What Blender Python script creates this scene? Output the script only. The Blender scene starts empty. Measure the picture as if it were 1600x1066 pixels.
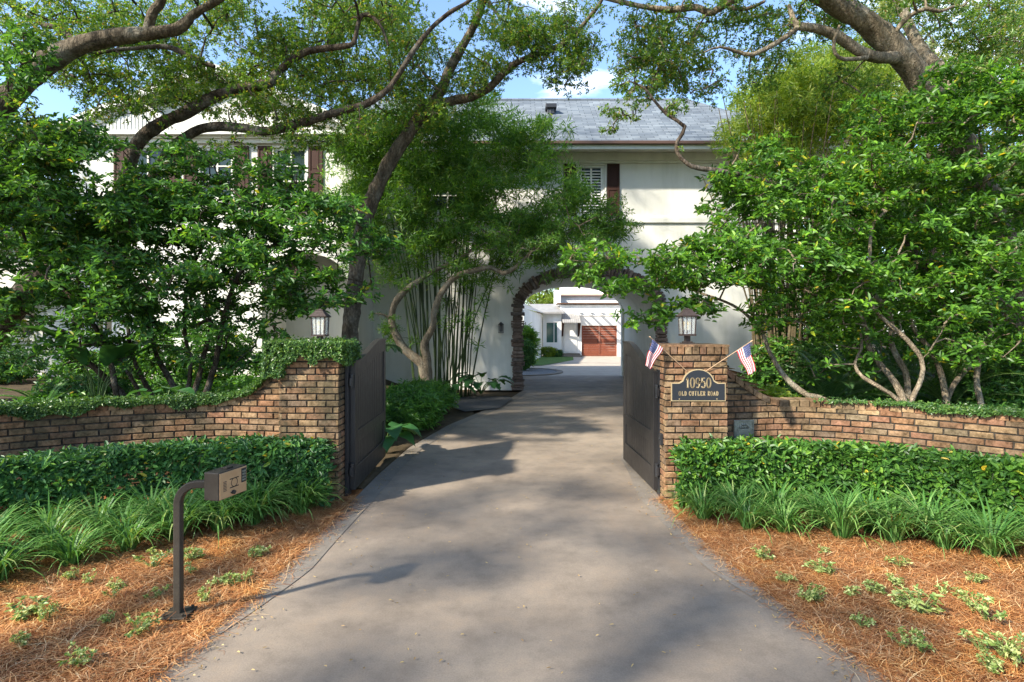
import bpy, math, random
import numpy as np
from mathutils import Vector

# ---------------------------------------------------------------- camera, sky, sun, exposure
F, H, HY = 900.0, 1.95, 515.0          # focal length (photo px), camera height, horizon row
scene = bpy.context.scene
cam_d = bpy.data.cameras.new('camera'); cam = bpy.data.objects.new('camera', cam_d)
scene.collection.objects.link(cam); scene.camera = cam
cam.location = (0, 0, H); cam.rotation_euler = (math.radians(90), 0, 0)
cam_d.sensor_width = 36; cam_d.lens = F / 1600 * 36
cam_d.shift_y = -(533 - HY) / 1600
cam_d.clip_start = 0.05; cam_d.clip_end = 800

SUN_EL = math.radians(37)
sun_h = Vector((-0.80, -0.60))                     # horizontal direction towards the sun
w = bpy.data.worlds.new("World"); scene.world = w; w.use_nodes = True
nt = w.node_tree; nt.nodes.clear()
wo = nt.nodes.new('ShaderNodeOutputWorld'); bg = nt.nodes.new('ShaderNodeBackground')
sky = nt.nodes.new('ShaderNodeTexSky'); sky.sky_type = 'NISHITA'; sky.sun_disc = False
sky.sun_elevation = SUN_EL; sky.sun_rotation = math.atan2(sun_h.x, sun_h.y)
sky.air_density = 1.0; sky.dust_density = 0.6; sky.ozone_density = 3.0
tc = nt.nodes.new('ShaderNodeTexCoord'); mp = nt.nodes.new('ShaderNodeMapping')
mp.inputs['Scale'].default_value = (1.6, 1.6, 5.0)
nz = nt.nodes.new('ShaderNodeTexNoise'); nz.inputs['Scale'].default_value = 2.1
nz.inputs['Detail'].default_value = 7; nz.inputs['Roughness'].default_value = 0.55
cr = nt.nodes.new('ShaderNodeValToRGB')
cr.color_ramp.elements[0].position = 0.55; cr.color_ramp.elements[0].color = (0, 0, 0, 1)
cr.color_ramp.elements[1].position = 0.80; cr.color_ramp.elements[1].color = (0.9, 0.9, 0.9, 1)
mx = nt.nodes.new('ShaderNodeMixRGB'); mx.inputs[2].default_value = (8.2, 8.6, 9.2, 1)
L = nt.links.new
L(tc.outputs['Generated'], mp.inputs[0]); L(mp.outputs[0], nz.inputs['Vector'])
L(nz.outputs['Fac'], cr.inputs[0]); L(cr.outputs[0], mx.inputs[0]); L(sky.outputs[0], mx.inputs[1])
L(mx.outputs[0], bg.inputs[0]); bg.inputs[1].default_value = 0.15; L(bg.outputs[0], wo.inputs[0])

sd = bpy.data.lights.new('sun', 'SUN'); sd.energy = 4.2; sd.angle = math.radians(1.9); sd.color = (1.0, 0.93, 0.80)
so = bpy.data.objects.new('sun', sd); scene.collection.objects.link(so)
to_sun = Vector((sun_h.x * math.cos(SUN_EL), sun_h.y * math.cos(SUN_EL), math.sin(SUN_EL)))
so.rotation_euler = to_sun.to_track_quat('Z', 'Y').to_euler(); so.location = (-20, -15, 25)

scene.view_settings.view_transform = 'Standard'; scene.view_settings.look = 'None'
scene.view_settings.exposure = 1.42; scene.view_settings.gamma = 1
scene.view_settings.use_curve_mapping = False
try:
    scene.cycles.max_bounces = 7; scene.cycles.diffuse_bounces = 4; scene.cycles.transmission_bounces = 5
    scene.cycles.transparent_max_bounces = 6; scene.cycles.glossy_bounces = 3
    scene.cycles.sample_clamp_indirect = 6
except Exception: pass

# ---------------------------------------------------------------- helpers
R = random.Random(11)
rng = np.random.default_rng(7)
col = scene.collection
def P(px, py, d): return Vector(((px - 800) / F * d, d, H - (py - HY) / F * d))
def G(px, py):
    d = F * H / (py - HY); return ((px - 800) / F * d, d)

def tag(o, label=None, cat=None, group=None, kind=None):
    if label: o['label'] = label
    if cat: o['category'] = cat
    if group: o['group'] = group
    if kind: o['kind'] = kind
    return o
def empty(name, loc, label=None, cat=None, group=None):
    o = bpy.data.objects.new(name, None); o.location = loc; o.empty_display_size = 0.2
    col.objects.link(o); return tag(o, label, cat, group)
def wloc(o):
    v = Vector((0, 0, 0))
    while o is not None: v = v + o.location; o = o.parent
    return v
def link_mesh(name, me, mats, parent=None, loc=None):
    o = bpy.data.objects.new(name, me)
    for m in (mats if isinstance(mats, (list, tuple)) else [mats]):
        if len(me.materials) < 16 and m is not None: me.materials.append(m)
    if parent is not None: o.parent = parent
    if loc is not None: o.location = loc
    col.objects.link(o); return o
def np_mesh(name, v, f, mi=None, smooth=False):
    """v (N,3), f (M,4) quads (or (M,3))"""
    me = bpy.data.meshes.new(name)
    v = np.asarray(v, dtype=np.float32); f = np.asarray(f, dtype=np.int32)
    k = f.shape[1]
    me.vertices.add(len(v)); me.vertices.foreach_set('co', v.ravel())
    me.loops.add(f.size); me.loops.foreach_set('vertex_index', f.ravel())
    me.polygons.add(len(f))
    me.polygons.foreach_set('loop_start', np.arange(0, f.size, k, dtype=np.int32))
    me.polygons.foreach_set('loop_total', np.full(len(f), k, dtype=np.int32))
    if mi is not None: me.polygons.foreach_set('material_index', np.asarray(mi, dtype=np.int32))
    me.polygons.foreach_set('use_smooth', np.full(len(f), smooth, dtype=bool))
    me.update(calc_edges=True); return me
def np_obj(name, v, f, mats, parent=None, mi=None, smooth=False):
    off = np.array(wloc(parent)) if parent is not None else np.zeros(3)
    return link_mesh(name, np_mesh(name, np.asarray(v) - off, f, mi, smooth), mats, parent)

class MB:
    def __init__(s): s.v = []; s.f = []; s.m = []
    def face(s, pts, m=0):
        n = len(s.v); s.v += [tuple(p) for p in pts]; s.f.append(tuple(range(n, n + len(pts)))); s.m.append(m)
    def hexa(s, c, m=0):
        """8 corners: bottom 4 ccw, top 4 ccw"""
        n = len(s.v); s.v += [tuple(p) for p in c]
        for q in ((3, 2, 1, 0), (4, 5, 6, 7), (0, 1, 5, 4), (1, 2, 6, 5), (2, 3, 7, 6), (3, 0, 4, 7)):
            s.f.append(tuple(n + i for i in q)); s.m.append(m)
    def box(s, x0, x1, y0, y1, z0, z1, m=0):
        s.hexa([(x0, y0, z0), (x1, y0, z0), (x1, y1, z0), (x0, y1, z0), (x0, y0, z1), (x1, y0, z1), (x1, y1, z1), (x0, y1, z1)], m)
    def obox(s, o, ux, uy, a0, a1, b0, b1, z0, z1, m=0):
        """box in a frame with horizontal axes ux, uy"""
        o = Vector(o); ux = Vector(ux); uy = Vector(uy)
        def q(a, b, z): p = o + ux * a + uy * b; return (p.x, p.y, p.z + z)
        s.hexa([q(a0, b0, z0), q(a1, b0, z0), q(a1, b1, z0), q(a0, b1, z0), q(a0, b0, z1), q(a1, b0, z1), q(a1, b1, z1), q(a0, b1, z1)], m)
    def prism(s, pts, ext, m=0):
        """closed 3D polygon extruded by vector ext"""
        n = len(pts); b = len(s.v); e = Vector(ext)
        s.v += [tuple(p) for p in pts] + [tuple(Vector(p) + e) for p in pts]
        s.f.append(tuple(range(b, b + n))[::-1]); s.m.append(m)
        s.f.append(tuple(range(b + n, b + 2 * n))); s.m.append(m)
        for i in range(n):
            j = (i + 1) % n; s.f.append((b + i, b + j, b + n + j, b + n + i)); s.m.append(m)
    def tube(s, pts, rad, n=8, m=0, cap=True):
        v, f = tube_np([tuple(p) for p in pts], rad if hasattr(rad, '__len__') else [rad] * len(pts), n)
        b = len(s.v); s.v += [tuple(x) for x in v]
        for q in f: s.f.append(tuple(b + i for i in q)); s.m.append(m)
        if cap:
            s.f.append(tuple(range(b, b + n))[::-1]); s.m.append(m)
            e = b + len(v) - n; s.f.append(tuple(range(e, e + n))); s.m.append(m)
    def build(s, name, mats, parent=None, bevel=0, smooth=False, seg=2):
        off = wloc(parent) if parent is not None else Vector((0, 0, 0))
        me = bpy.data.meshes.new(name)
        me.from_pydata([(x - off.x, y - off.y, z - off.z) for x, y, z in s.v], [], s.f)
        me.polygons.foreach_set('material_index', s.m)
        if smooth: me.polygons.foreach_set('use_smooth', [True] * len(s.f))
        me.update()
        o = link_mesh(name, me, mats, parent)
        if bevel:
            b = o.modifiers.new('bevel', 'BEVEL'); b.width = bevel; b.segments = seg; b.limit_method = 'ANGLE'
        return o

def tube_np(pts, rad, n=8, rough=0.0):
    p = np.array(pts, dtype=float); r = np.array(rad, dtype=float); k = len(p)
    t = np.gradient(p, axis=0); t /= np.maximum(np.linalg.norm(t, axis=1, keepdims=True), 1e-9)
    ref = np.array([0.0, 0.0, 1.0]) if abs(t[0, 2]) < 0.9 else np.array([1.0, 0, 0])
    u = np.cross(t[0], ref); u /= np.linalg.norm(u)
    U = np.zeros_like(p)
    for i in range(k):
        u = u - t[i] * np.dot(u, t[i]); u /= max(np.linalg.norm(u), 1e-9); U[i] = u
    V = np.cross(t, U)
    a = np.linspace(0, 2 * np.pi, n, endpoint=False)
    rr = r[:, None] * np.ones((k, n))
    if rough:
        rr = rr * (1 + rough * rng.normal(size=(k, n)) + rough * 1.2 * np.sin(a[None] * 2 + np.arange(k)[:, None] * 0.7))
    v = p[:, None] + rr[..., None] * (np.cos(a)[None, :, None] * U[:, None] + np.sin(a)[None, :, None] * V[:, None])
    v = v.reshape(-1, 3)
    i = np.arange(k - 1)[:, None] * n; j = np.arange(n)[None]; j2 = (j + 1) % n
    f = np.stack([i + j, i + j2, i + n + j2, i + n + j], -1).reshape(-1, 4)
    return v, f
def smooth_path(pts, step=0.12, wob=0.0):
    """Catmull-Rom through (x,y,z,r) rows"""
    q = np.array(pts, dtype=float); q = np.vstack([2 * q[0] - q[1], q, 2 * q[-1] - q[-2]])
    out = []
    for i in range(1, len(q) - 2):
        n = max(2, int(np.linalg.norm(q[i + 1, :3] - q[i, :3]) / step))
        for s in np.arange(n) / n:
            a, b, c, d = q[i - 1], q[i], q[i + 1], q[i + 2]
            out.append(0.5 * ((2 * b) + (-a + c) * s + (2 * a - 5 * b + 4 * c - d) * s * s + (-a + 3 * b - 3 * c + d) * s ** 3))
    out.append(q[-2]); out = np.array(out)
    if wob:
        k = len(out); w_ = np.cumsum(rng.normal(size=(k, 3)), 0); w_ -= np.linspace(0, 1, k)[:, None] * w_[-1]
        out[:, :3] += w_ * wob
    out[:, 3] = np.maximum(out[:, 3], 0.002)
    return out

class Cloud:
    """collects numpy quad geometry"""
    def __init__(s): s.v = []; s.f = []; s.n = 0; s.m = []
    def add(s, v, f, m=0):
        s.v.append(np.asarray(v).reshape(-1, 3)); s.f.append(np.asarray(f) + s.n); s.m.append(np.full(len(f), m)); s.n += len(s.v[-1])
    def build(s, name, mats, parent=None, smooth=False):
        return np_obj(name, np.vstack(s.v), np.vstack(s.f), mats, parent, np.concatenate(s.m), smooth)

def unit(v): return v / np.maximum(np.linalg.norm(v, axis=-1, keepdims=True), 1e-9)
def leaf6(base, d, nrm, Ln, W, fold=0.22, droop=0.18):
    d = unit(d); s = unit(np.cross(d, nrm)); n = np.cross(s, d); Ln = Ln[:, None]; W = W[:, None]
    def q(t, sg, w): return base + d * Ln * t + s * W * w * sg + n * W * fold * abs(sg) - n * Ln * droop * t * t
    v = np.stack([base, q(.3, -1, .44), q(.72, -1, .38), q(1, 0, 0), q(.72, 1, .38), q(.3, 1, .44)], 1).reshape(-1, 3)
    i = np.arange(len(base))[:, None] * 6
    f = np.concatenate([i + np.array([[0, 1, 2, 3]]), i + np.array([[0, 3, 4, 5]])], 1).reshape(-1, 4)
    return v, f
def leaf4(base, d, nrm, Ln, W, droop=0.15):
    d = unit(d); s = unit(np.cross(d, nrm)); n = np.cross(s, d); Ln = Ln[:, None]; W = W[:, None]
    v = np.stack([base, base + d * Ln * .45 - s * W * .5 + n * W * .15, base + d * Ln - n * Ln * droop, base + d * Ln * .45 + s * W * .5 + n * W * .15], 1).reshape(-1, 3)
    f = (np.arange(len(base))[:, None] * 4 + np.arange(4)[None])
    return v, f
def rosettes(c, axis, k, Ln, W, spread=1.0, kind=6, jit=0.35, droop=0.18):
    """c (N,3) twig tips, axis (N,3); k leaves each around the axis"""
    N = len(c); axis = unit(axis)
    ref = unit(rng.normal(size=(N, 3))); a = unit(np.cross(axis, ref)); b = np.cross(axis, a)
    th = (np.arange(k)[None] * 2 * np.pi / k + rng.uniform(0, 6.28, (N, 1)) + rng.normal(0, jit, (N, k)))[..., None]
    rad = np.cos(th) * a[:, None] + np.sin(th) * b[:, None]
    el = rng.normal(0.45, 0.25, (N, k))[..., None]
    d = rad * spread * np.cos(el) + axis[:, None] * np.sin(el)
    base = c[:, None] + rad * Ln * .05 + axis[:, None] * rng.uniform(-.5, .2, (N, k))[..., None] * Ln
    nrm = axis[:, None] + rng.normal(0, .3, (N, k, 3))
    l = Ln * rng.uniform(.55, 1.22, N * k); w_ = W * rng.uniform(.8, 1.15, N * k)
    fn = leaf6 if kind == 6 else leaf4
    return fn(base.reshape(-1, 3), d.reshape(-1, 3), nrm.reshape(-1, 3), l, w_, droop=droop)
def in_ball(n, rx, ry, rz, shell=0.0):
    v = unit(rng.normal(size=(n, 3))); r = rng.uniform(shell ** 3, 1, n) ** (1 / 3)
    return v * r[:, None] * np.array([rx, ry, rz])

# ---------------------------------------------------------------- materials
def mat(name, color=(.5, .5, .5), rough=.6, metal=0, spec=.5):
    m = bpy.data.materials.new(name); m.use_nodes = True
    b = m.node_tree.nodes['Principled BSDF']
    b.inputs['Base Color'].default_value = (*color, 1); b.inputs['Roughness'].default_value = rough
    b.inputs['Metallic'].default_value = metal; b.inputs['Specular IOR Level'].default_value = spec
    return m
def nodes(m): return m.node_tree, m.node_tree.nodes['Principled BSDF']
def N(t, ty, **kw):
    n = t.nodes.new(ty)
    for k, v in kw.items(): n.inputs[k].default_value = v
    return n
def ramp(t, src, stops, inter='LINEAR'):
    r = t.nodes.new('ShaderNodeValToRGB'); r.color_ramp.interpolation = inter
    e = r.color_ramp.elements
    e[0].position, e[0].color = stops[0][0], (*stops[0][1], 1); e[1].position, e[1].color = stops[-1][0], (*stops[-1][1], 1)
    for p, c in stops[1:-1]: x = e.new(p); x.color = (*c, 1)
    t.links.new(src, r.inputs[0]); return r
def mixc(t, fac, a, b, mode='MIX'):
    m = t.nodes.new('ShaderNodeMixRGB'); m.blend_type = mode
    for i, x in ((0, fac), (1, a), (2, b)):
        if isinstance(x, (int, float)): m.inputs[i].default_value = x
        elif isinstance(x, tuple): m.inputs[i].default_value = (*x, 1)
        else: t.links.new(x, m.inputs[i])
    return m.outputs[0]
def noise(t, scale, detail=5, rough=.6, stretch=None, kind='Object'):
    c = t.nodes.new('ShaderNodeTexCoord'); n = N(t, 'ShaderNodeTexNoise', Scale=scale, Detail=detail, Roughness=rough)
    if stretch:
        mp_ = t.nodes.new('ShaderNodeMapping'); mp_.inputs['Scale'].default_value = stretch
        t.links.new(c.outputs[kind], mp_.inputs[0]); t.links.new(mp_.outputs[0], n.inputs['Vector'])
    else: t.links.new(c.outputs[kind], n.inputs['Vector'])
    return n.outputs['Fac']
def bump(t, b, h, strength=.3, dist=.02):
    n = N(t, 'ShaderNodeBump', Strength=strength, Distance=dist); t.links.new(h, n.inputs['Height']); t.links.new(n.outputs[0], b.inputs['Normal'])
def leafmat(name, stops, trans=.35, rough=.4, tcol=None, spec=.5):
    m = bpy.data.materials.new(name); m.use_nodes = True; t = m.node_tree; b = t.nodes['Principled BSDF']
    g = t.nodes.new('ShaderNodeNewGeometry'); r = ramp(t, g.outputs['Random Per Island'], stops)
    rn = ramp(t, noise(t, 1.7, 4, .6), [(.32, (.62, .66, .70)), (.5, (1, 1, 1)), (.68, (1.26, 1.24, .95))])
    cc = mixc(t, 1.0, r.outputs[0], rn.outputs[0], 'MULTIPLY')
    t.links.new(cc, b.inputs['Base Color']); b.inputs['Roughness'].default_value = rough
    b.inputs['Specular IOR Level'].default_value = spec
    tr = t.nodes.new('ShaderNodeBsdfTranslucent'); mxx = t.nodes.new('ShaderNodeMixShader'); mxx.inputs[0].default_value = trans
    t.links.new(mixc(t, 1.0, cc, tcol or (1.9, 1.7, .75), 'MULTIPLY'), tr.inputs[0])
    out = [n for n in t.nodes if n.type == 'OUTPUT_MATERIAL'][0]
    t.links.new(b.outputs[0], mxx.inputs[1]); t.links.new(tr.outputs[0], mxx.inputs[2]); t.links.new(mxx.outputs[0], out.inputs[0])
    return m

def mk_stucco(name, c):
    m = mat(name, c, .85, spec=.2); t, b = nodes(m)
    n1 = noise(t, .7, 6); r = ramp(t, n1, [(.3, tuple(x * .88 for x in c)), (.65, c)])
    n3 = noise(t, 2.2, 7, .65, stretch=(1, 1, .18)); r3 = ramp(t, n3, [(.3, (.85, .86, .83)), (.55, (1, 1, 1))])
    t.links.new(mixc(t, 1.0, r.outputs[0], r3.outputs[0], 'MULTIPLY'), b.inputs['Base Color'])
    bump(t, b, noise(t, 60, 4), .25, .01); return m
M = {}
M['stucco'] = mk_stucco('cream_stucco', (.70, .685, .62))
M['stucco_white'] = mk_stucco('white_stucco', (.82, .81, .78))
M['trim'] = mk_stucco('white_trim', (.70, .69, .63))
M['shutter'] = mat('dark_brown_shutter', (.042, .017, .011), .7, spec=.25)
M['glass'] = mat('window_glass', (.02, .035, .032), .10, spec=.4)  # dark base colour stands in for the unlit room behind
M['louvre'] = mat('white_louvre', (.75, .74, .70), .5)
M['black'] = mat('black_metal', (.02, .02, .022), .4)
M['gutter'] = mat('brown_gutter', (.085, .045, .03), .45)
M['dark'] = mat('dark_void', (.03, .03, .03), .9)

def mk_gate():
    m = mat('dark_bronze_gate_paint', (.030, .027, .025), .42); t, b = nodes(m)
    n = noise(t, 5, 6, .6, stretch=(1, 1, .3)); r = ramp(t, n, [(.3, (.018, .016, .015)), (.7, (.025, .022, .020))]); t.links.new(r.outputs[0], b.inputs['Base Color'])
    r2 = ramp(t, noise(t, 9, 6), [(.3, (.42, .42, .42)), (.7, (.52, .52, .52))]); t.links.new(r2.outputs[0], b.inputs['Roughness'])
    bump(t, b, noise(t, 40, 3, .6, stretch=(4, 4, .25)), .12, .004); return m
M['gate'] = mk_gate()

def mk_brick(name, dirt=.5):
    m = mat(name, (.3, .16, .1), .88, spec=.15); t, b = nodes(m)
    g = t.nodes.new('ShaderNodeNewGeometry')
    r = ramp(t, g.outputs['Random Per Island'], [(0, (.27, .14, .085)), (.14, (.36, .20, .11)), (.3, (.29, .18, .105)), (.42, (.45, .31, .18)), (.56, (.34, .22, .13)), (.68, (.20, .14, .10)), (.8, (.42, .26, .145)), (.92, (.30, .15, .095)), (1, (.26, .20, .13))])
    n1 = noise(t, 9, 8, .7); r1 = ramp(t, n1, [(.32, (.20, .18, .14)), (.47, (.70, .68, .62)), (.60, (.92, .92, .90)), (.78, (1.25, 1.16, 1.02))])
    c1 = mixc(t, 1.0, r.outputs[0], r1.outputs[0], 'MULTIPLY')
    n2 = noise(t, 1.8, 6, .65); r2 = ramp(t, n2, [(.42, (0, 0, 0)), (.62, (dirt, dirt, dirt))])
    c2 = mixc(t, r2.outputs[0], c1, (.050, .048, .028))
    n4 = noise(t, 30, 4, .7); r4 = ramp(t, n4, [(.35, (.6, .58, .55)), (.6, (1.05, 1.05, 1.05))])
    c3 = mixc(t, 1.0, c2, r4.outputs[0], 'MULTIPLY')
    t.links.new(c3, b.inputs['Base Color'])
    bump(t, b, noise(t, 45, 7, .7), .5, .007); return m
M['brick'] = mk_brick('weathered_brick', .45); M['brick_dark'] = mk_brick('mossy_brick', .80)
M['mortar'] = mat('dark_mortar', (.04, .034, .028), .95, spec=.1)
t, b = nodes(M['mortar']); r = ramp(t, noise(t, 20, 6), [(.3, (.016, .014, .011)), (.7, (.07, .058, .045))]); t.links.new(r.outputs[0], b.inputs['Base Color']); bump(t, b, noise(t, 80, 4), .5, .01)

def mk_stone():
    m = mat('rustic_stone', (.12, .085, .07), .9, spec=.2); t, b = nodes(m); g = t.nodes.new('ShaderNodeNewGeometry')
    r = ramp(t, g.outputs['Random Per Island'], [(0, (.12, .085, .068)), (.35, (.21, .145, .115)), (.6, (.16, .135, .12)), (.85, (.27, .195, .155)), (1, (.13, .105, .09))])
    r1 = ramp(t, noise(t, 7, 8, .7), [(.3, (.45, .45, .45)), (.7, (1.3, 1.3, 1.3))])
    t.links.new(mixc(t, 1.0, r.outputs[0], r1.outputs[0], 'MULTIPLY'), b.inputs['Base Color']); bump(t, b, noise(t, 14, 8, .7), .9, .05); return m
M['stone'] = mk_stone()

def mk_shingle():
    m = mat('blue_grey_shingle', (.2, .22, .25), .9, spec=.2); t, b = nodes(m)
    c = t.nodes.new('ShaderNodeTexCoord'); mp_ = t.nodes.new('ShaderNodeMapping'); mp_.vector_type = 'POINT'
    sx = t.nodes.new('ShaderNodeSeparateXYZ'); cx = t.nodes.new('ShaderNodeCombineXYZ')
    ad = N(t, 'ShaderNodeMath'); ad.operation = 'MULTIPLY'; ad.inputs[1].default_value = 1.5
    t.links.new(c.outputs['Object'], sx.inputs[0]); t.links.new(sx.outputs['X'], cx.inputs['X']); t.links.new(sx.outputs['Z'], ad.inputs[0]); t.links.new(ad.outputs[0], cx.inputs['Y'])
    bt = t.nodes.new('ShaderNodeTexBrick'); bt.offset = .37
    bt.inputs['Scale'].default_value = 1; bt.inputs['Brick Width'].default_value = .42; bt.inputs['Row Height'].default_value = .145
    bt.inputs['Mortar Size'].default_value = .011; bt.inputs['Bias'].default_value = 0
    bt.inputs['Color1'].default_value = (.110, .130, .155, 1); bt.inputs['Color2'].default_value = (.185, .21, .235, 1); bt.inputs['Mortar'].default_value = (.06, .07, .08, 1)
    t.links.new(cx.outputs[0], bt.inputs['Vector'])
    r1 = ramp(t, noise(t, 1.3, 6), [(.3, (.75, .75, .75)), (.7, (1.15, 1.15, 1.12))])
    t.links.new(mixc(t, 1.0, bt.outputs['Color'], r1.outputs[0], 'MULTIPLY'), b.inputs['Base Color'])
    bump(t, b, bt.outputs['Fac'], -.6, .02); return m
M['shingle'] = mk_shingle()

def mk_drive():
    m = mat('stained_concrete', (.2, .18, .16), .85, spec=.3); t, b = nodes(m)
    r0 = ramp(t, noise(t, .55, 7, .6), [(.30, (.172, .138, .106)), (.50, (.232, .187, .143)), (.68, (.300, .242, .182))])
    r1 = ramp(t, noise(t, 3.2, 8, .7), [(.30, (.74, .74, .74)), (.52, (1, 1, 1)), (.75, (1.18, 1.12, 1.04))])
    c1 = mixc(t, 1.0, r0.outputs[0], r1.outputs[0], 'MULTIPLY')
    r2 = ramp(t, noise(t, 90, 4, .7), [(.32, (.76, .76, .76)), (.55, (1, 1, 1)), (.75, (1.16, 1.14, 1.12))])
    c2 = mixc(t, .8, c1, r2.outputs[0], 'MULTIPLY')
    r3 = ramp(t, noise(t, 1.1, 5, .7, stretch=(1.6, .25, 1)), [(.55, (0, 0, 0)), (.75, (.5, .5, .5))])
    c3 = mixc(t, r3.outputs[0], c2, (.20, .145, .10))
    rs = ramp(t, noise(t, 6, 9, .75), [(.60, (1, 1, 1)), (.70, (.80, .77, .74))]); c3 = mixc(t, .8, c3, rs.outputs[0], 'MULTIPLY')
    t.links.new(c3, b.inputs['Base Color'])
    r4 = ramp(t, noise(t, 2.5, 6), [(.3, (.62, .62, .62)), (.7, (.95, .95, .95))]); t.links.new(r4.outputs[0], b.inputs['Roughness'])
    bump(t, b, noise(t, 120, 5, .7), .35, .006); return m
M['drive'] = mk_drive()
def mk_border():
    m = mat('grey_concrete_edge', (.2, .2, .19), .88, spec=.25); t, b = nodes(m)
    r0 = ramp(t, noise(t, 1.6, 8, .65), [(.30, (.155, .132, .106)), (.7, (.240, .206, .168))])
    r2 = ramp(t, noise(t, 70, 4, .7), [(.32, (.7, .7, .7)), (.7, (1.15, 1.15, 1.15))])
    t.links.new(mixc(t, .8, r0.outputs[0], r2.outputs[0], 'MULTIPLY'), b.inputs['Base Color']); bump(t, b, noise(t, 90, 5), .3, .006); return m
M['border'] = mk_border()
def mk_noisy(name, a, c, scale=4, bs=40, rough=.9, bstr=.5):
    m = mat(name, a, rough, spec=.15); t, b = nodes(m)
    r = ramp(t, noise(t, scale, 8, .7), [(.3, a), (.7, c)]); t.links.new(r.outputs[0], b.inputs['Base Color']); bump(t, b, noise(t, bs, 6, .7), bstr, .02); return m
M['mulch'] = mk_noisy('pine_straw_base', (.12, .042, .014), (.32, .13, .042), 9, 60, .95, 1.0)
M['soil'] = mk_noisy('leafy_soil', (.035, .028, .016), (.10, .07, .04), 3, 30)
M['grass'] = mk_noisy('lawn_green', (.05, .11, .02), (.11, .20, .05), 2, 60)
M['gravel'] = mk_noisy('grey_gravel', (.07, .075, .08), (.26, .27, .28), 60, 80, .9, 1)
M['courtyard'] = mk_noisy('pale_courtyard_paving', (.34, .29, .235), (.44, .385, .315), 1.4, 60, .85, .3)
M['wood_door'] = mk_noisy('red_cedar', (.16, .050, .031), (.24, .078, .045), 3, 20, .45, .1)
M['beam'] = mk_noisy('white_painted_beam', (.72, .70, .65), (.8, .78, .74), 4, 30, .6, .1)
M['zinc'] = mk_noisy('grey_standing_seam', (.22, .21, .20), (.34, .33, .31), 3, 20, .45, .1)
M['brown_wood'] = mk_noisy('brown_stained_wood', (.07, .035, .022), (.13, .065, .04), 6, 20, .6, .2)
M['rooftile'] = mk_noisy('pinkish_roof', (.34, .22, .17), (.48, .34, .27), 8, 30, .85, .6)
M['bronze'] = mk_noisy('bronze_paint', (.034, .028, .022), (.050, .042, .033), 12, 60, .45, .1)
M['copper_face'] = mk_noisy('brushed_copper_face', (.44, .28, .155), (.56, .37, .21), 14, 90, .38, .15)
M['copper_face'].node_tree.nodes['Principled BSDF'].inputs['Metallic'].default_value = .45
M['pewter'] = mk_noisy('weathered_pewter', (.13, .135, .105), (.30, .30, .25), 14, 50, .42, .4)
M['pewter'].node_tree.nodes['Principled BSDF'].inputs['Metallic'].default_value = .55
M['plaque'] = mat('black_enamel', (.014, .017, .022), .4); M['gold'] = mat('antique_gold_paint', (.50, .38, .21), .45, metal=.35)
M['lamp_iron'] = mk_noisy('oil_rubbed_iron', (.035, .026, .022), (.075, .055, .048), 18, 60, .5, .25)
gl = mat('lamp_glass', (.85, .87, .82), .05); gl.node_tree.nodes['Principled BSDF'].inputs['Alpha'].default_value = .22; M['lamp_glass'] = gl
M['candle'] = mat('ivory_candle_sleeve', (.72, .64, .42), .5); M['bulb'] = mat('warm_bulb_glass', (.85, .62, .22), .1)

def mk_bark(name, a, c, sc=7, lich=(.30, .29, .25)):
    m = mat(name, a, .95, spec=.1); t, b = nodes(m)
    n1 = noise(t, sc, 10, .78, stretch=(1, 1, .35)); n2 = noise(t, sc * 3.2, 8, .75)
    vo = t.nodes.new('ShaderNodeTexVoronoi'); vo.feature = 'DISTANCE_TO_EDGE'; vo.inputs['Scale'].default_value = sc * 3.0
    c_ = t.nodes.new('ShaderNodeTexCoord'); mp_ = t.nodes.new('ShaderNodeMapping'); mp_.inputs['Scale'].default_value = (1, .8, .30)
    wv = t.nodes.new('ShaderNodeMixRGB'); wv.inputs[0].default_value = .12; nc = t.nodes.new('ShaderNodeTexNoise'); nc.inputs['Scale'].default_value = 9
    t.links.new(c_.outputs['Object'], nc.inputs['Vector']); t.links.new(c_.outputs['Object'], wv.inputs[1]); t.links.new(nc.outputs['Color'], wv.inputs[2])
    t.links.new(wv.outputs[0], mp_.inputs[0]); t.links.new(mp_.outputs[0], vo.inputs['Vector'])
    rv = ramp(t, vo.outputs['Distance'], [(.0, (.30, .30, .30)), (.22, (1, 1, 1))])
    r = ramp(t, n1, [(.32, tuple(x * .35 for x in a)), (.48, a), (.68, c)])
    r2 = ramp(t, noise(t, 2.4, 6, .6), [(.52, (0, 0, 0)), (.68, (.55, .55, .55))])
    k = mixc(t, r2.outputs[0], r.outputs[0], lich); k = mixc(t, .42, k, rv.outputs[0], 'MULTIPLY')
    r5 = ramp(t, n2, [(.35, (.6, .6, .6)), (.65, (1.2, 1.2, 1.2))]); k = mixc(t, .8, k, r5.outputs[0], 'MULTIPLY')
    t.links.new(k, b.inputs['Base Color'])
    hh = mixc(t, .68, rv.outputs[0], n1); hh = mixc(t, .25, hh, n2); bump(t, b, hh, 1.0, .06); return m
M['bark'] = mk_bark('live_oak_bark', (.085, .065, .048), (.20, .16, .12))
M['bark_lit'] = mk_bark('lit_grey_brown_oak_bark', (.115, .092, .066), (.25, .205, .15), 6, (.27, .255, .21))  # lighter copy of the oak bark, light put into the colour
M['bark_sun'] = mk_bark('sunlit_rugged_oak_bark', (.20, .16, .11), (.40, .33, .24), 6, (.40, .36, .28))  # palest copy of the oak bark, pale brown plus painted sunlight
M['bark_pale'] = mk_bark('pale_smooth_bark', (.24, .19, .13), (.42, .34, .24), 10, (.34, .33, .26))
M['bark_dark'] = mk_bark('dark_shrub_bark', (.07, .052, .036), (.17, .13, .09), 10)
M['twig'] = mat('twig', (.11, .085, .055), .9)
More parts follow.
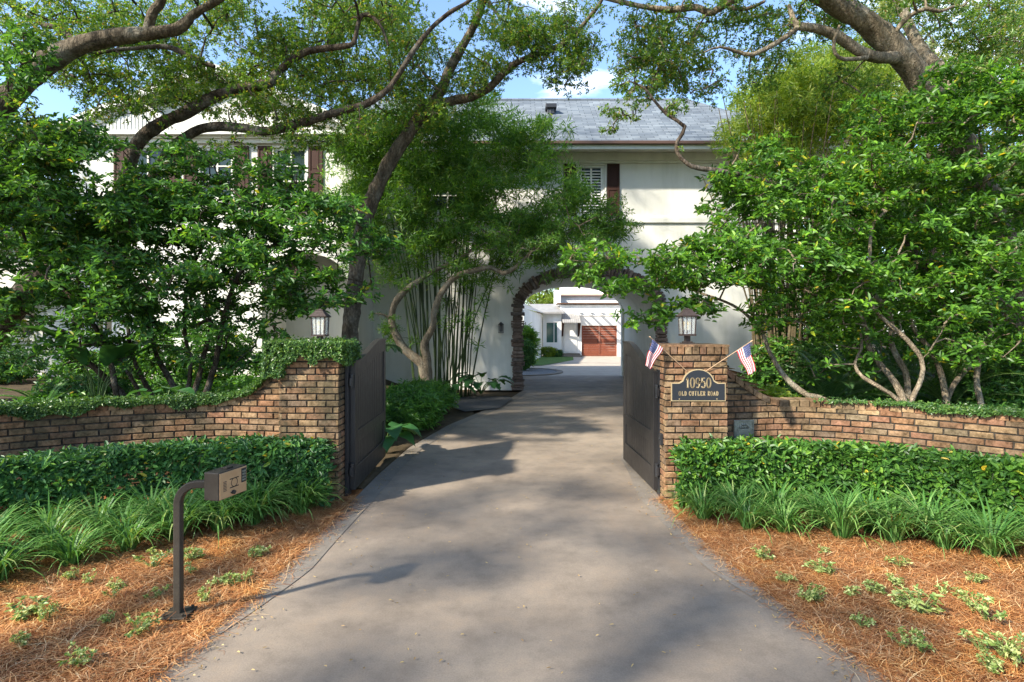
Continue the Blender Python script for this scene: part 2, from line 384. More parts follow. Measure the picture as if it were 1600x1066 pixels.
M['stem'] = mat('green_stem', (.10, .16, .04), .6)

M['l_oak'] = leafmat('live_oak_leaves', [(0, (.045, .110, .018)), (.4, (.082, .175, .026)), (.75, (.135, .245, .036)), (.94, (.23, .27, .045)), (1, (.28, .18, .04))], .54, .42)
M['l_shrubL'] = leafmat('glossy_deep_green_leaves', [(0, (.030, .085, .022)), (.45, (.050, .140, .030)), (.8, (.085, .215, .034)), (.97, (.14, .30, .04)), (1, (.36, .32, .04))], .38, .42, spec=.32)
M['l_shrubR'] = leafmat('sunlit_glossy_green_leaves', [(0, (.035, .095, .016)), (.45, (.065, .165, .022)), (.8, (.115, .26, .028)), (.97, (.18, .35, .035)), (1, (.46, .36, .03))], .40, .42, spec=.32)  # greens warmed to carry the golden sunlight on the right shrub
M['l_bamboo'] = leafmat('bamboo_leaves', [(0, (.044, .120, .018)), (.5, (.080, .190, .024)), (.9, (.140, .285, .034)), (1, (.23, .30, .06))], .45, .5)
M['l_bamboo_y'] = leafmat('sunny_yellow_green_leaves', [(0, (.11, .20, .025)), (.6, (.20, .30, .035)), (1, (.34, .38, .06))], .48, .5)
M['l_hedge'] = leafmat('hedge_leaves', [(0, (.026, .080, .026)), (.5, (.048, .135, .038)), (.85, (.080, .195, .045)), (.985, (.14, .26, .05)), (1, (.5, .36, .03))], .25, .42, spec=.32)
M['l_hedgeR'] = leafmat('sunlit_hedge_leaves', [(0, (.030, .085, .016)), (.5, (.055, .145, .022)), (.85, (.10, .22, .03)), (.985, (.17, .30, .04)), (1, (.55, .38, .03))], .25, .42, spec=.32)  # lighter, yellower copy of the hedge greens with sunlight in the colour
M['l_grass'] = leafmat('strap_leaves', [(0, (.036, .110, .022)), (.45, (.085, .205, .040)), (.85, (.17, .31, .085)), (1, (.34, .40, .14))], .28, .42, spec=.32)
M['l_varieg'] = leafmat('variegated_leaves', [(0, (.08, .16, .03)), (.3, (.17, .26, .06)), (.55, (.36, .43, .14)), (1, (.60, .60, .28))], .3, .45)
M['l_ivy'] = leafmat('creeping_fig_leaves', [(0, (.028, .075, .018)), (.6, (.060, .135, .028)), (1, (.12, .20, .045))], .28, .4)
M['l_fern'] = leafmat('fern_fronds', [(0, (.035, .11, .018)), (.6, (.065, .18, .025)), (1, (.12, .26, .04))], .35, .45)
M['l_big'] = leafmat('broad_leaves', [(0, (.025, .085, .028)), (.6, (.045, .135, .040)), (1, (.09, .20, .05))], .3, .42, spec=.32)
M['l_palm'] = leafmat('cycad_fronds', [(0, (.03, .08, .025)), (.6, (.055, .13, .035)), (1, (.10, .19, .05))], .25, .35)
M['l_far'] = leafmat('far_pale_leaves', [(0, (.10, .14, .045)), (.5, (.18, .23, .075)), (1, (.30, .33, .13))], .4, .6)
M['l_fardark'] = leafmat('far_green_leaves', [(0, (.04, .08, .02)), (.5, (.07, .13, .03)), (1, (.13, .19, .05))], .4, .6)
M['needle'] = leafmat('pine_needles', [(0, (.19, .060, .019)), (.35, (.38, .148, .046)), (.7, (.57, .265, .098)), (.92, (.68, .41, .19)), (1, (.76, .56, .33))], .1, .6, (1, 1, 1))
M['litter'] = leafmat('fallen_leaf', [(0, (.20, .11, .04)), (.5, (.36, .24, .09)), (1, (.50, .36, .14))], .1, .6, (1, 1, 1))
M['culm'] = mk_noisy('bamboo_culm_green', (.020, .036, .012), (.050, .075, .026), 6, 30, .4, .1)  # culm green darkened so the clump's shade is in the colour
M['culm_dry'] = mk_noisy('bamboo_culm_tan', (.060, .048, .026), (.16, .125, .07), 6, 30, .6, .3)
# ---------------------------------------------------------------- ground, drive, beds
from mathutils import noise as mnoise
def nse(x, y, s): return mnoise.noise((x * s, y * s, 3.1))
LE = [(-9.5, -1.6), (-6.2, -.2), (-3.6, .8), (-2.55, 1.8), (-2.16, 2.6), (-2.02, 3.185), (-1.93, 3.69), (-1.86, 4.5), (-1.83, 5.48), (-1.81, 6.38), (-1.79, 7.63), (-1.69, 9.49), (-1.30, 11.7), (-.62, 14.04), (-.02, 16.4), (.31, 18.2), (.31, 24.4)]
RE = [(9.5, -1.6), (6.2, -.2), (3.7, .8), (2.70, 1.8), (2.28, 2.6), (2.095, 3.185), (1.99, 3.66), (1.88, 4.23), (1.76, 5.24), (1.72, 5.95), (1.70, 6.6), (1.86, 8.6), (2.3, 10.5), (2.95, 12.5), (3.7, 14.5), (4.35, 16.5), (4.67, 18.2), (4.67, 24.4)]
def edge_at(E, y):
    for (x0, y0), (x1, y1) in zip(E, E[1:]):
        if y0 <= y <= y1: return x0 + (x1 - x0) * (y - y0) / (y1 - y0)
    return E[0][0] if y < E[0][1] else E[-1][0]
def smooth_edge(E, n=220):
    ys = np.linspace(E[0][1], E[-1][1], n); xs = np.array([edge_at(E, y) for y in ys])
    k = np.array([1, 2, 3, 2, 1]) / 9.; xp = np.pad(xs, 2, mode='edge'); xs = np.convolve(xp, k, 'valid'); return xs, ys
lx, ly = smooth_edge(LE); rx, ry = smooth_edge(RE)
def LX(y): return float(np.interp(y, ly, lx))
def RX(y): return float(np.interp(y, ry, rx))

g = MB(); g.face([(-300, -100, -.06), (300, -100, -.06), (300, 400, -.06), (-300, 400, -.06)])
tag(g.build('ground', M['soil']), kind='structure')
# road the camera stands on, at the mouth of the drive
g = MB(); g.face([(-40, -9, -.012), (40, -9, -.012), (40, -1.5, -.012), (-40, -1.5, -.012)])
tag(g.build('road', M['border']), kind='structure')
ys = np.linspace(-1.6, 24.4, 220); nx = 12
v = np.array([[LX(y) + (RX(y) - LX(y)) * i / nx, y, .004 * nse(LX(y) + (RX(y) - LX(y)) * i / nx, y, .8)] for y in ys for i in range(nx + 1)])
ii = np.arange(len(ys) - 1)[:, None] * (nx + 1) + np.arange(nx)[None]; ii = ii.ravel()
tag(np_obj('driveway', v, np.stack([ii, ii + 1, ii + nx + 2, ii + nx + 1], -1), M['drive'], smooth=True), kind='structure')
def strip(name, fa, fb, y0, y1, z, m, n=120):
    yy = np.linspace(y0, y1, n); v = []
    for y in yy: v += [(fa(y), y, z), (fb(y), y, z)]
    i = np.arange(n - 1) * 2
    return tag(np_obj(name, np.array(v), np.stack([i, i + 1, i + 3, i + 2], -1), m), kind='structure')
def bw(y): return .25 * min(1, max(0, (y - 3.2) / 1.5))
strip('driveway_edge_strip', lambda y: LX(y) - .005, lambda y: LX(y) + bw(y) * (.9 + .04 * math.sin(y * 2)), 3.2, 18, .006, M['border'])
strip('driveway_edge_strip', lambda y: RX(y) - bw(y) * (.9 + .04 * math.sin(y * 3)), lambda y: RX(y) + .005, 3.2, 18, .006, M['border'])

def bed(name, fx, m, x_out, y0, y1, h, edge_h=.012, bumpy=.02, nxx=60, nyy=110, ease=1.2, yfade=0, off=0):
    v = []
    for y in np.linspace(y0, y1, nyy):
        a = fx(y)
        for k in range(nxx + 1):
            u = (k / nxx) ** 1.5; x = a + (x_out - a) * u; dd = abs(x - a)
            s = min(1, max(0, dd - off * min(1, max(0, (y - 8) / 3))) / ease); s = s * s * (3 - 2 * s)
            if yfade: s *= min(1, max(0, (y - y0) / yfade))
            z = edge_h + h * s + bumpy * (nse(x, y, 2.1) + .6 * nse(x, y, 7) + .3 * nse(x, y, 19)) * min(1, dd / .15) - (.03 if k == 0 else 0)
            v.append((x, y, z))
    i = (np.arange(nyy - 1)[:, None] * (nxx + 1) + np.arange(nxx)[None]).ravel()
    f = np.stack([i, i + 1, i + nxx + 2, i + nxx + 1], -1)
    return tag(np_obj(name, np.array(v), f, m, smooth=True), kind='structure')
bed('mulch_bed', lambda y: LX(y) + .004, M['mulch'], -9, .2, 7.0, .045)
bed('mulch_bed', lambda y: RX(y) - .004, M['mulch'], 9, .2, 7.0, .045)
BEDH = .52
bed('planting_bed', lambda y: LX(y) - .02 if y < 13.2 else LX(13.2) - .02 - (y - 13.2) * .05, M['soil'], -16, 7.05, 18.6, BEDH, ease=2.4, yfade=.01, bumpy=.035, off=1.5)
bed('planting_bed', lambda y: RX(y) + .02 if y > 8 else RX(8) + .6, M['soil'], 18, 7.05, 18.6, BEDH, ease=2.0, yfade=.01, bumpy=.035)
def ground_z(x, y):
    if y < 7.05:
        e = LX(y) - x if x < 0 else x - RX(y)
        if e < 0: return 0.
        s = min(1, e / 1.2); return .012 + .045 * s * s * (3 - 2 * s)
    o = 1.5 * min(1, max(0, (y - 8) / 3))
    if x < 0 or x < LX(y): a = (LX(y) - x - o) / 2.4
    else: a = (x - max(RX(y), RX(8) + .6 if y < 8 else 0)) / 2.0
    s = min(1, max(0, a)); return BEDH * s * s * (3 - 2 * s)
mk_gravel_dark = mk_noisy('dark_gravel', (.035, .034, .034), (.15, .145, .14), 45, 70, .9, 1)
# gravel pocket and terracotta edging beside the drive, left of the arch
g = MB(); g.face([(-.30, 14.1, .03), (.02, 16.0, .03), (-.1, 16.6, .03), (-1.7, 16.3, .05), (-1.9, 14.9, .06), (-1.1, 13.4, .04)])
M['gravel_dark'] = mk_gravel_dark; tag(g.build('gravel_pocket', M['gravel_dark']), kind='structure')

# ---------------------------------------------------------------- main house
HXR = 9.3
house = empty('main_house', (2.5, 18.5, 0), 'large two storey cream stucco house with blue grey shingle roof and stone arched driveway passage', 'house')
def archz(x, X0, X1, zs, rise):
    c = (X0 + X1) / 2; a = (X1 - X0) / 2; u = max(-1, min(1, (x - c) / a)); return zs + rise * math.sqrt(max(0, 1 - abs(u) ** 2.3))
AX0, AX1, AZS, AR = .31, 4.67, 2.62, 1.10
def arch_xs(X0, X1, n=40): return [(X0 + X1) / 2 - (X1 - X0) / 2 * math.cos(math.pi * i / n) for i in range(n + 1)]
def wall_grid(mb, xs, zs, y, holes, m=0):
    for x0, x1 in zip(xs, xs[1:]):
        for z0, z1 in zip(zs, zs[1:]):
            cx, cz = (x0 + x1) / 2, (z0 + z1) / 2
            if any(a < cx < b and c < cz < d for a, b, c, d in holes): continue
            mb.face([(x0, y, z0), (x1, y, z0), (x1, y, z1), (x0, y, z1)], m)
def wall_with_windows(mb, x0, x1, z0, z1, y, holes, depth=.16):
    xs = sorted({x0, x1, *[h[0] for h in holes], *[h[1] for h in holes]}); zs = sorted({z0, z1, *[h[2] for h in holes], *[h[3] for h in holes]})
    wall_grid(mb, xs, zs, y, holes)
    for a, b, c, d in holes:
        yb = y + depth
        mb.face([(a, y, c), (a, yb, c), (a, yb, d), (a, y, d)]); mb.face([(b, y, d), (b, yb, d), (b, yb, c), (b, y, c)])
        mb.face([(a, y, d), (a, yb, d), (b, yb, d), (b, y, d)]); mb.face([(b, y, c), (b, yb, c), (a, yb, c), (a, y, c)])
YM, YB, YW = 18.5, 24.0, 16.7
BELT = 5.45; EAVE = 7.62
wR = (2.12, 2.98, 5.62, 7.22); wC = (-2.60, -1.55, 5.72, 7.22)
mb = MB()
wall_with_windows(mb, -4.6, HXR, BELT, EAVE, YM, [wR, wC])
xs = arch_xs(AX0, AX1)
mb.face([(-4.6, YM, 0), (AX0, YM, 0), (AX0, YM, BELT), (-4.6, YM, BELT)]); mb.face([(AX1, YM, 0), (HXR, YM, 0), (HXR, YM, BELT), (AX1, YM, BELT)])
for a, b_ in zip(xs, xs[1:]): mb.face([(a, YM, archz(a, AX0, AX1, AZS, AR)), (b_, YM, archz(b_, AX0, AX1, AZS, AR)), (b_, YM, BELT), (a, YM, BELT)])
# passage: side walls and vault
mb.face([(AX0, YM, 0), (AX0, YB, 0), (AX0, YB, AZS), (AX0, YM, AZS)]); mb.face([(AX1, YB, 0), (AX1, YM, 0), (AX1, YM, AZS), (AX1, YB, AZS)])
for a, b_ in zip(xs, xs[1:]):
    za, zb = archz(a, AX0, AX1, AZS, AR), archz(b_, AX0, AX1, AZS, AR)
    mb.face([(a, YM, za), (a, YB, za), (b_, YB, zb), (b_, YM, zb)])
# back wall with the far arch, a little narrower on the right
BX0, BX1, BZS, BR = .36, 4.58, 2.75, .98
xb = arch_xs(BX0, BX1)
for yy in (YB, YB + .25):
    mb.face([(-4.6, yy, 0), (BX0, yy, 0), (BX0, yy, EAVE), (-4.6, yy, EAVE)]); mb.face([(BX1, yy, 0), (HXR, yy, 0), (HXR, yy, EAVE), (BX1, yy, EAVE)])
    for a, b_ in zip(xb, xb[1:]): mb.face([(a, yy, archz(a, BX0, BX1, BZS, BR)), (b_, yy, archz(b_, BX0, BX1, BZS, BR)), (b_, yy, EAVE), (a, yy, EAVE)])
for a, b_ in zip(xb, xb[1:]): mb.face([(a, YB, archz(a, BX0, BX1, BZS, BR)), (a, YB + .25, archz(a, BX0, BX1, BZS, BR)), (b_, YB + .25, archz(b_, BX0, BX1, BZS, BR)), (b_, YB, archz(b_, BX0, BX1, BZS, BR))])
mb.face([(BX0, YB, 0), (BX0, YB + .25, 0), (BX0, YB + .25, BZS), (BX0, YB, BZS)]); mb.face([(BX1, YB, 0), (BX1, YB + .25, 0), (BX1, YB + .25, BZS), (BX1, YB, BZS)])
mb.face([(HXR, YM, 0), (HXR, YB, 0), (HXR, YB, EAVE), (HXR, YM, EAVE)])
mb.face([(-4.6, YM, 5.0), (HXR, YM, 5.0), (HXR, YB, 5.0), (-4.6, YB, 5.0)])
# left wing
WX0, WX1 = -12.7, -4.45
wins = [(c - .47, c + .47, 5.72, 7.22) for c in (-10.58, -8.56, -6.42)]
wall_with_windows(mb, WX0, WX1, 4.75, EAVE, YW, wins)
PX0, PX1, PZS, PR = -7.25, -4.75, 3.2, .95       # porch arch in the wing
pxs = arch_xs(PX0, PX1, 20); gwin = (-12.15, -11.55, 1.75, 3.1)
wall_with_windows(mb, WX0, PX0, 0, 4.75, YW, [gwin])
mb.face([(PX1, YW, 0), (WX1, YW, 0), (WX1, YW, 4.75), (PX1, YW, 4.75)])
for a, b_ in zip(pxs, pxs[1:]): mb.face([(a, YW, archz(a, PX0, PX1, PZS, PR)), (b_, YW, archz(b_, PX0, PX1, PZS, PR)), (b_, YW, 4.75), (a, YW, 4.75)]); mb.face([(a, YW, archz(a, PX0, PX1, PZS, PR)), (a, YW + .45, archz(a, PX0, PX1, PZS, PR)), (b_, YW + .45, archz(b_, PX0, PX1, PZS, PR)), (b_, YW, archz(b_, PX0, PX1, PZS, PR))])
mb.face([(PX0, YW, 0), (PX0, YW + 1.8, 0), (PX0, YW + 1.8, PZS), (PX0, YW, PZS)]); mb.face([(PX1, YW, 0), (PX1, YW + .45, 0), (PX1, YW + .45, PZS), (PX1, YW, PZS)])
mb.face([(PX0 - .5, YW + 1.79, 0), (WX1, YW + 1.79, 0), (WX1, YW + 1.79, 4.6), (PX0 - .5, YW + 1.79, 4.6)])
mb.face([(WX1, YW, 0), (WX1, YM, 0), (WX1, YM, EAVE), (WX1, YW, EAVE)]); mb.face([(WX0, YW, 0), (WX0, YB, 0), (WX0, YB, EAVE), (WX0, YW, EAVE)])
mb.face([(WX0, YB, 0), (-4.6, YB, 0), (-4.6, YB, EAVE), (WX0, YB, EAVE)])
wall_with_windows(mb, -21, WX0 - .02, 0, 4.7, YW + .6, [(-15.3, -14.3, 1.7, 3.2)]); mb.face([(-21, YW + .6, 4.7), (WX0, YW + .6, 4.7), (WX0, YB, 4.7), (-21, YB, 4.7)])
GPX, GPZ = -8.57, 9.30
mb.face([(WX0, YW, EAVE), (WX1, YW, EAVE), (GPX, YW, GPZ)])
mb.build('wall', M['stucco'], house)
# dark backing sheets behind the glass stand in for unlit rooms
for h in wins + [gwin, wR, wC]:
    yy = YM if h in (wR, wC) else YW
    mb = MB(); mb.box(h[0] - .2, h[1] + .2, yy + .5, yy + .55, h[2] - .2, h[3] + .2); mb.build('dark_room_backing', M['dark'], house)
# trim
mb = MB()
mb.box(-4.45, HXR + .03, YM - .05, YM - .002, 7.28, 7.36); mb.box(-4.45, HXR + .03, YM - .09, YM - .002, 7.36, EAVE - .003)
mb.build('frieze_board', M['trim'], house, bevel=.008)
mb = MB(); mb.box(-4.45, HXR + .05, YM - .07, YM - .002, BELT - .08, BELT + .08); mb.box(-4.45, HXR + .04, YM - .04, YM - .003, BELT + .081, BELT + .14)
mb.build('belt_course', M['trim'], house, bevel=.01)
mb = MB(); mb.box(WX0 - .03, WX1 + .04, YW - .06, YW - .002, 4.70, 4.84); mb.box(WX0 - .03, WX1 + .04, YW - .04, YW - .003, 5.50, 5.60)
mb.build('belt_course', M['trim'], house, bevel=.01)
mb = MB(); mb.box(WX0 - .06, WX1 + .10, YW - .12, YW - .002, 7.32, 7.44); mb.box(WX0 - .25, WX1 + .28, YW - .34, YW - .002, 7.50, 7.62); mb.box(WX0 - .12, WX1 + .16, YW - .20, YW - .003, 7.44, 7.498)
mb.build('cornice', M['trim'], house, bevel=.012)
# main roof (hip at the right)
OV = .80; yr = (YM + YB) / 2; zr = EAVE + 2.83; e0 = YM - OV; e1 = YB + OV; hr = HXR + OV; XR = hr - 3.6
mb = MB()
mb.face([(-6, e0, EAVE + .10), (hr, e0, EAVE + .10), (XR, yr, zr), (-6, yr, zr)]); mb.face([(hr, e0, EAVE + .10), (hr, e1, EAVE + .10), (XR, yr, zr)])
mb.face([(hr, e1, EAVE + .10), (-6, e1, EAVE + .10), (-6, yr, zr), (XR, yr, zr)])
# left wing gable roof
gs = (GPZ - EAVE) / (GPX - WX0); oL, oR = WX0 - .45, WX1 + .45; yf = YW - .45
zL = GPZ + .22 - gs * (GPX - oL)
mb.face([(oL, yf, zL), (GPX, yf, GPZ + .22), (GPX, YB + .4, GPZ + .22), (oL, YB + .4, zL)])
mb.face([(GPX, yf, GPZ + .22), (oR, yf, zL), (oR, YB + .4, zL), (GPX, YB + .4, GPZ + .22)])
mb.face([(-21.5, YW, 4.72), (WX0 - .03, YW, 4.72), (WX0 - .03, YW + 3.6, 7.2), (-18.5, YW + 3.6, 7.2)])
rf = mb.build('roof', M['shingle'], house)
mb = MB(); mb.face([(-4.4, e0, EAVE), (hr, e0, EAVE), (hr, YM, EAVE), (-4.4, YM, EAVE)]); mb.face([(HXR, YM, EAVE), (hr, YM, EAVE), (hr, e1, EAVE), (HXR, e1, EAVE)])
mb.box(-4.4, hr, e0 - .025, e0 - .001, EAVE - .13, EAVE + .07); mb.build('fascia', M['trim'], rf)
mb = MB()
mb.box(-4.4, hr + .1, e0 - .14, e0 - .028, EAVE - .005, EAVE + .10); mb.build('gutter', M['gutter'], rf, bevel=.02)
# rake boards
mb = MB()
for sx, xo in ((-1, oL), (1, oR)):
    for (dz0, dz1, y0) in ((-.24, -.012, yf - .03), (-.38, -.242, yf + .18)):
        mb.prism([(xo, y0, zL + dz0), (GPX, y0, GPZ + .22 + dz0), (GPX, y0, GPZ + .22 + dz1), (xo, y0, zL + dz1)], (0, .045, 0))
    mb.face([(xo, yf, zL - .24), (GPX, yf, GPZ - .02), (GPX, YW, GPZ - .02), (xo, YW, zL - .24)])
mb.build('rake_board', M['trim'], rf)
# ridge caps
mb = MB()
mb.prism([(-6, yr - .14, zr - .075), (-6, yr, zr + .03), (-6, yr + .14, zr - .075)], (XR + 6, 0, 0)); mb.build('ridge_cap', M['shingle'], rf)
# roof vents
def roof_z(y): return EAVE + .10 + (zr - EAVE - .10) * (y - e0) / (yr - e0)
mb = MB(); yv = 19.9; mb.box(1.22, 1.46, yv - .12, yv + .12, roof_z(yv) - .05, roof_z(yv) + .14); mb.box(1.15, 1.53, yv - .2, yv + .2, roof_z(yv) + .14, roof_z(yv) + .28)
mb.build('roof_vent', M['black'], rf, bevel=.015)
for xv, yv, hh in ((1.28, 19.2, .38), (4.05, 19.3, .36)):
    mb = MB(); mb.tube([(xv, yv, roof_z(yv) - .05), (xv, yv, roof_z(yv) + hh)], .035, 10); mb.build('vent_pipe', M['black'], rf)
# small front gable with board and batten siding
sg = Vector((-10.75, 0, 0)); hw = 1.45; zb_ = 7.63; zp = 8.52; ys_ = YW - .30
mb = MB(); mb.face([(sg.x - hw, ys_, zb_), (sg.x + hw, ys_, zb_), (sg.x, ys_, zp)])
for k in range(-13, 14):
    x = sg.x + k * .105; zt = zp - (zp - zb_) * abs(k * .105) / hw - .10
    if zt > zb_ + .05: mb.box(x - .014, x + .014, ys_ - .018, ys_ - .001, zb_, zt)
mb.build('gable_siding', M['trim'], house)
mb = MB()
for s_ in (-1, 1):
    mb.prism([(sg.x, ys_ - .06, zp - .13), (sg.x, ys_ - .06, zp + .03), (sg.x + s_ * (hw + .2), ys_ - .06, zb_ - .10), (sg.x + s_ * (hw + .2), ys_ - .06, zb_ - .26)][::s_], (0, .055, 0))
mb.build('gable_moulding', M['trim'], house)

def window(h, y, style, parent, shutters=(1, 1), sw=.40):
    a, b_, c, d = h; mb = MB(); fy = y + .02
    mb.box(a, a + .07, fy, fy + .08, c, d); mb.box(b_ - .07, b_, fy, fy + .08, c, d); mb.box(a + .07, b_ - .07, fy, fy + .08, d - .07, d); mb.box(a + .07, b_ - .07, fy, fy + .08, c, c + .08)
    mb.box(a - .05, a - .002, y - .03, y + .02, c - .05, d + .05); mb.box(b_ + .002, b_ + .05, y - .03, y + .02, c - .05, d + .05); mb.box(a - .002, b_ + .002, y - .03, y + .02, d + .002, d + .05)
    fr = mb.build('window', M['trim'], parent, bevel=.006)
    mb = MB(); mb.box(a - .12, b_ + .12, y - .09, y + .015, c - .10, c - .052); mb.build('sill', M['trim'], fr, bevel=.008)
    xm = (a + b_) / 2
    mb = MB()
    if style == 'louvre':
        z = c + .12
        mb.box(xm - .028, xm + .028, fy + .03, fy + .06, c + .08, d - .07); mb.box(a + .07, a + .12, fy + .03, fy + .06, c + .08, d - .07); mb.box(b_ - .12, b_ - .07, fy + .03, fy + .06, c + .08, d - .07)
        while z < d - .14:
            for p, q in ((a + .125, xm - .034), (xm + .034, b_ - .125)):
                mb.hexa([(p, fy + .035, z), (q, fy + .035, z), (q, fy + .10, z + .045), (p, fy + .10, z + .045), (p, fy + .035, z + .012), (q, fy + .035, z + .012), (q, fy + .10, z + .057), (p, fy + .10, z + .057)])
            z += .092
        mb.build('louvre_blind', M['louvre'], fr)
    else:
        mb.box(xm - .022, xm + .022, fy + .01, fy + .05, c + .08, d - .07)
        for z in (c + (d - c) * .36, c + (d - c) * .65): mb.box(a + .07, b_ - .07, fy + .012, fy + .048, z - .018, z + .018)
        mb.build('muntin', M['trim'], fr)
    mb = MB(); mb.box(a + .06, b_ - .06, fy + (.115 if style == 'louvre' else .052), fy + (.12 if style == 'louvre' else .06), c + .06, d - .06); mb.build('pane', M['glass'], fr)
    for s_, on in zip((-1, 1), shutters):
        if not on: continue
        x0 = a - .07 - sw if s_ < 0 else b_ + .07; x1 = x0 + sw; mb = MB()
        mb.box(x0, x0 + .06, y - .055, y - .012, c - .04, d + .04); mb.box(x1 - .06, x1, y - .055, y - .012, c - .04, d + .04)
        zm = c + (d - c) * .52
        for z0, z1 in ((c - .04, c + .06), (zm - .04, zm + .04), (d - .05, d + .04)): mb.box(x0 + .06, x1 - .06, y - .054, y - .013, z0, z1)
        for z0, z1 in ((c + .06, zm - .04), (zm + .04, d - .05)): mb.box(x0 + .06, x1 - .06, y - .036, y - .014, z0, z1); mb.box(x0 + .11, x1 - .11, y - .048, y - .037, z0 + .06, z1 - .06)
        mb.build('shutter', M['shutter'], parent, bevel=.005)
window(wR, YM, 'louvre', house); window(wC, YM, 'grid', house)
for h in wins: window(h, YW, 'grid', house)
window(gwin, YW, 'grid', house, (0, 0)); window((-15.3, -14.3, 1.7, 3.2), YW + .6, 'grid', house, (0, 0))
# rustic stone surround of the arch
mb = MB()
ro, ri = arch_xs(AX0 - .27, AX1 + .27, 48), arch_xs(AX0, AX1, 48)
fo_ = lambda x: archz(x, AX0 - .27, AX1 + .27, AZS, AR + .27); fi_ = lambda x: archz(x, AX0, AX1, AZS, AR)
for k in range(48): mb.hexa([(ri[k], YM - .05, fi_(ri[k])), (ri[k + 1], YM - .05, fi_(ri[k + 1])), (ri[k + 1], YM + .05, fi_(ri[k + 1])), (ri[k], YM + .05, fi_(ri[k])), (ro[k], YM - .05, fo_(ro[k])), (ro[k + 1], YM - .05, fo_(ro[k + 1])), (ro[k + 1], YM + .05, fo_(ro[k + 1])), (ro[k], YM + .05, fo_(ro[k]))])
mb.box(AX0 - .27, AX0, YM - .05, YM + .05, 0, AZS); mb.box(AX1, AX1 + .27, YM - .05, YM + .05, 0, AZS)
def stone(cx, cz, ang, wd, ht, dp):
    """wd along radial, ht along path"""
    ca, sa = math.cos(ang), math.sin(ang); c8 = []
    for (a, b_, y) in [(p, q, yy) for yy in (0, 1) for (p, q) in ((-1, -1), (1, -1), (1, 1), (-1, 1))]:
        j = R.uniform(.86, 1.0); k = .90 if y == 0 else 1
        u = a * wd / 2 * j * k; v_ = b_ * ht / 2 * j * k
        c8.append((cx + ca * u - sa * v_, YM + (.10 if y else -dp * R.uniform(.85, 1.1)), cz + sa * u + ca * v_))
    mb.hexa(c8)
path = [(AX0 - .13, z) for z in np.arange(0, AZS, .05)] 
path += [(x, archz(x, AX0 - .13, AX1 + .13, AZS, AR + .13)) for x in arch_xs(AX0 - .13, AX1 + .13, 160)]
path += [(AX1 + .13, z) for z in np.arange(AZS, 0, -.05)]
pp = np.array(path); sl = np.r_[0, np.cumsum(np.linalg.norm(np.diff(pp, axis=0), axis=1))]
s_ = 0
while s_ < sl[-1]:
    hh = R.uniform(.06, .15); m_ = min(s_ + hh / 2, sl[-1])
    x = np.interp(m_, sl, pp[:, 0]); z = np.interp(m_, sl, pp[:, 1]); x2 = np.interp(m_ + .08, sl, pp[:, 0]); z2 = np.interp(m_ + .08, sl, pp[:, 1])
    a = math.atan2(z2 - z, x2 - x) - math.pi / 2 if m_ < sl[-1] - .1 else -math.pi
    wd = R.uniform(.34, .50)
    stone(x - math.cos(a) * 0 , z, a, wd, hh * .97, R.uniform(.07, .15)); s_ += hh
mb.build('arch_surround', M['stone'], house, bevel=.02)
# bracket under the wing, wall lantern by the arch
mb = MB(); mb.hexa([(-6.15, YW - .5, 3.0), (-6.02, YW - .5, 3.0), (-6.02, YW - .40, 2.96), (-6.15, YW - .40, 2.96), (-6.35, YW - .12, 3.95), (-6.22, YW - .12, 3.95), (-6.22, YW - .01, 3.9), (-6.35, YW - .01, 3.9)])
mb.build('bracket', M['shutter'], house)
def wall_lantern(x, y, z, label):
    r_ = empty('wall_lantern', (x, y, z), label, 'lantern')
    mb = MB(); mb.box(x - .05, x + .05, y - .02, y - .001, z - .12, z + .16); mb.box(x - .012, x + .012, y - .16, y - .02, z + .14, z + .165); mb.build('mount', M['black'], r_)
    mb = MB()
    for sx in (-1, 1):
        for sy in (-1, 1): mb.box(x + sx * .07 - .008, x + sx * .07 + .008, y - .14 + sy * .07 - .008, y - .14 + sy * .07 + .008, z - .14, z + .1)
    mb.box(x - .085, x + .085, y - .225, y - .055, z - .165, z - .141); mb.prism([(x - .1, y - .24, z + .101), (x + .1, y - .24, z + .101), (x, y - .14, z + .2)], (0, .2, 0)); mb.build('cage', M['black'], r_)
wall_lantern(-.35, YM, 2.0, 'small black lantern fixed to the shaded house wall between the bamboo and the stone arch')

# ---------------------------------------------------------------- courtyard behind the arch
g = MB(); g.face([(-14, 24.3, -.008), (26, 24.3, -.008), (26, 46, -.008), (-14, 46, -.008)]); tag(g.build('courtyard', M['courtyard']), kind='structure')
g = MB(); g.face([(2.6, 34, .002), (20, 31, .002), (20, 42, .002), (2.9, 42, .002)]); tag(g.build('courtyard_apron', M['courtyard']), kind='structure')
def curve_poly(cx, cy, rx_, ry_, z, n=32, a0=0, a1=2 * math.pi): return [(cx + rx_ * math.cos(a0 + (a1 - a0) * i / n), cy + ry_ * math.sin(a0 + (a1 - a0) * i / n), z) for i in range(n)]
g = MB(); g.face(curve_poly(.2, 26.6, 1.9, 2.2, .02)); tag(g.build('gravel_circle', M['gravel']), kind='structure')
g = MB()
for i in range(48):
    a0, a1 = 2 * math.pi * i / 48, 2 * math.pi * (i + 1) / 48
    q = lambda r1, r2, a, z: (.2 + r1 * math.cos(a), 26.6 + r2 * math.sin(a), z)
    g.face([q(1.9, 2.2, a0, .035), q(2.15, 2.5, a0, .035), q(2.15, 2.5, a1, .035), q(1.9, 2.2, a1, .035)]); g.face([q(2.15, 2.5, a0, -.01), q(2.15, 2.5, a1, -.01), q(2.15, 2.5, a1, .035), q(2.15, 2.5, a0, .035)])
tag(g.build('courtyard_kerb', M['border']), kind='structure')
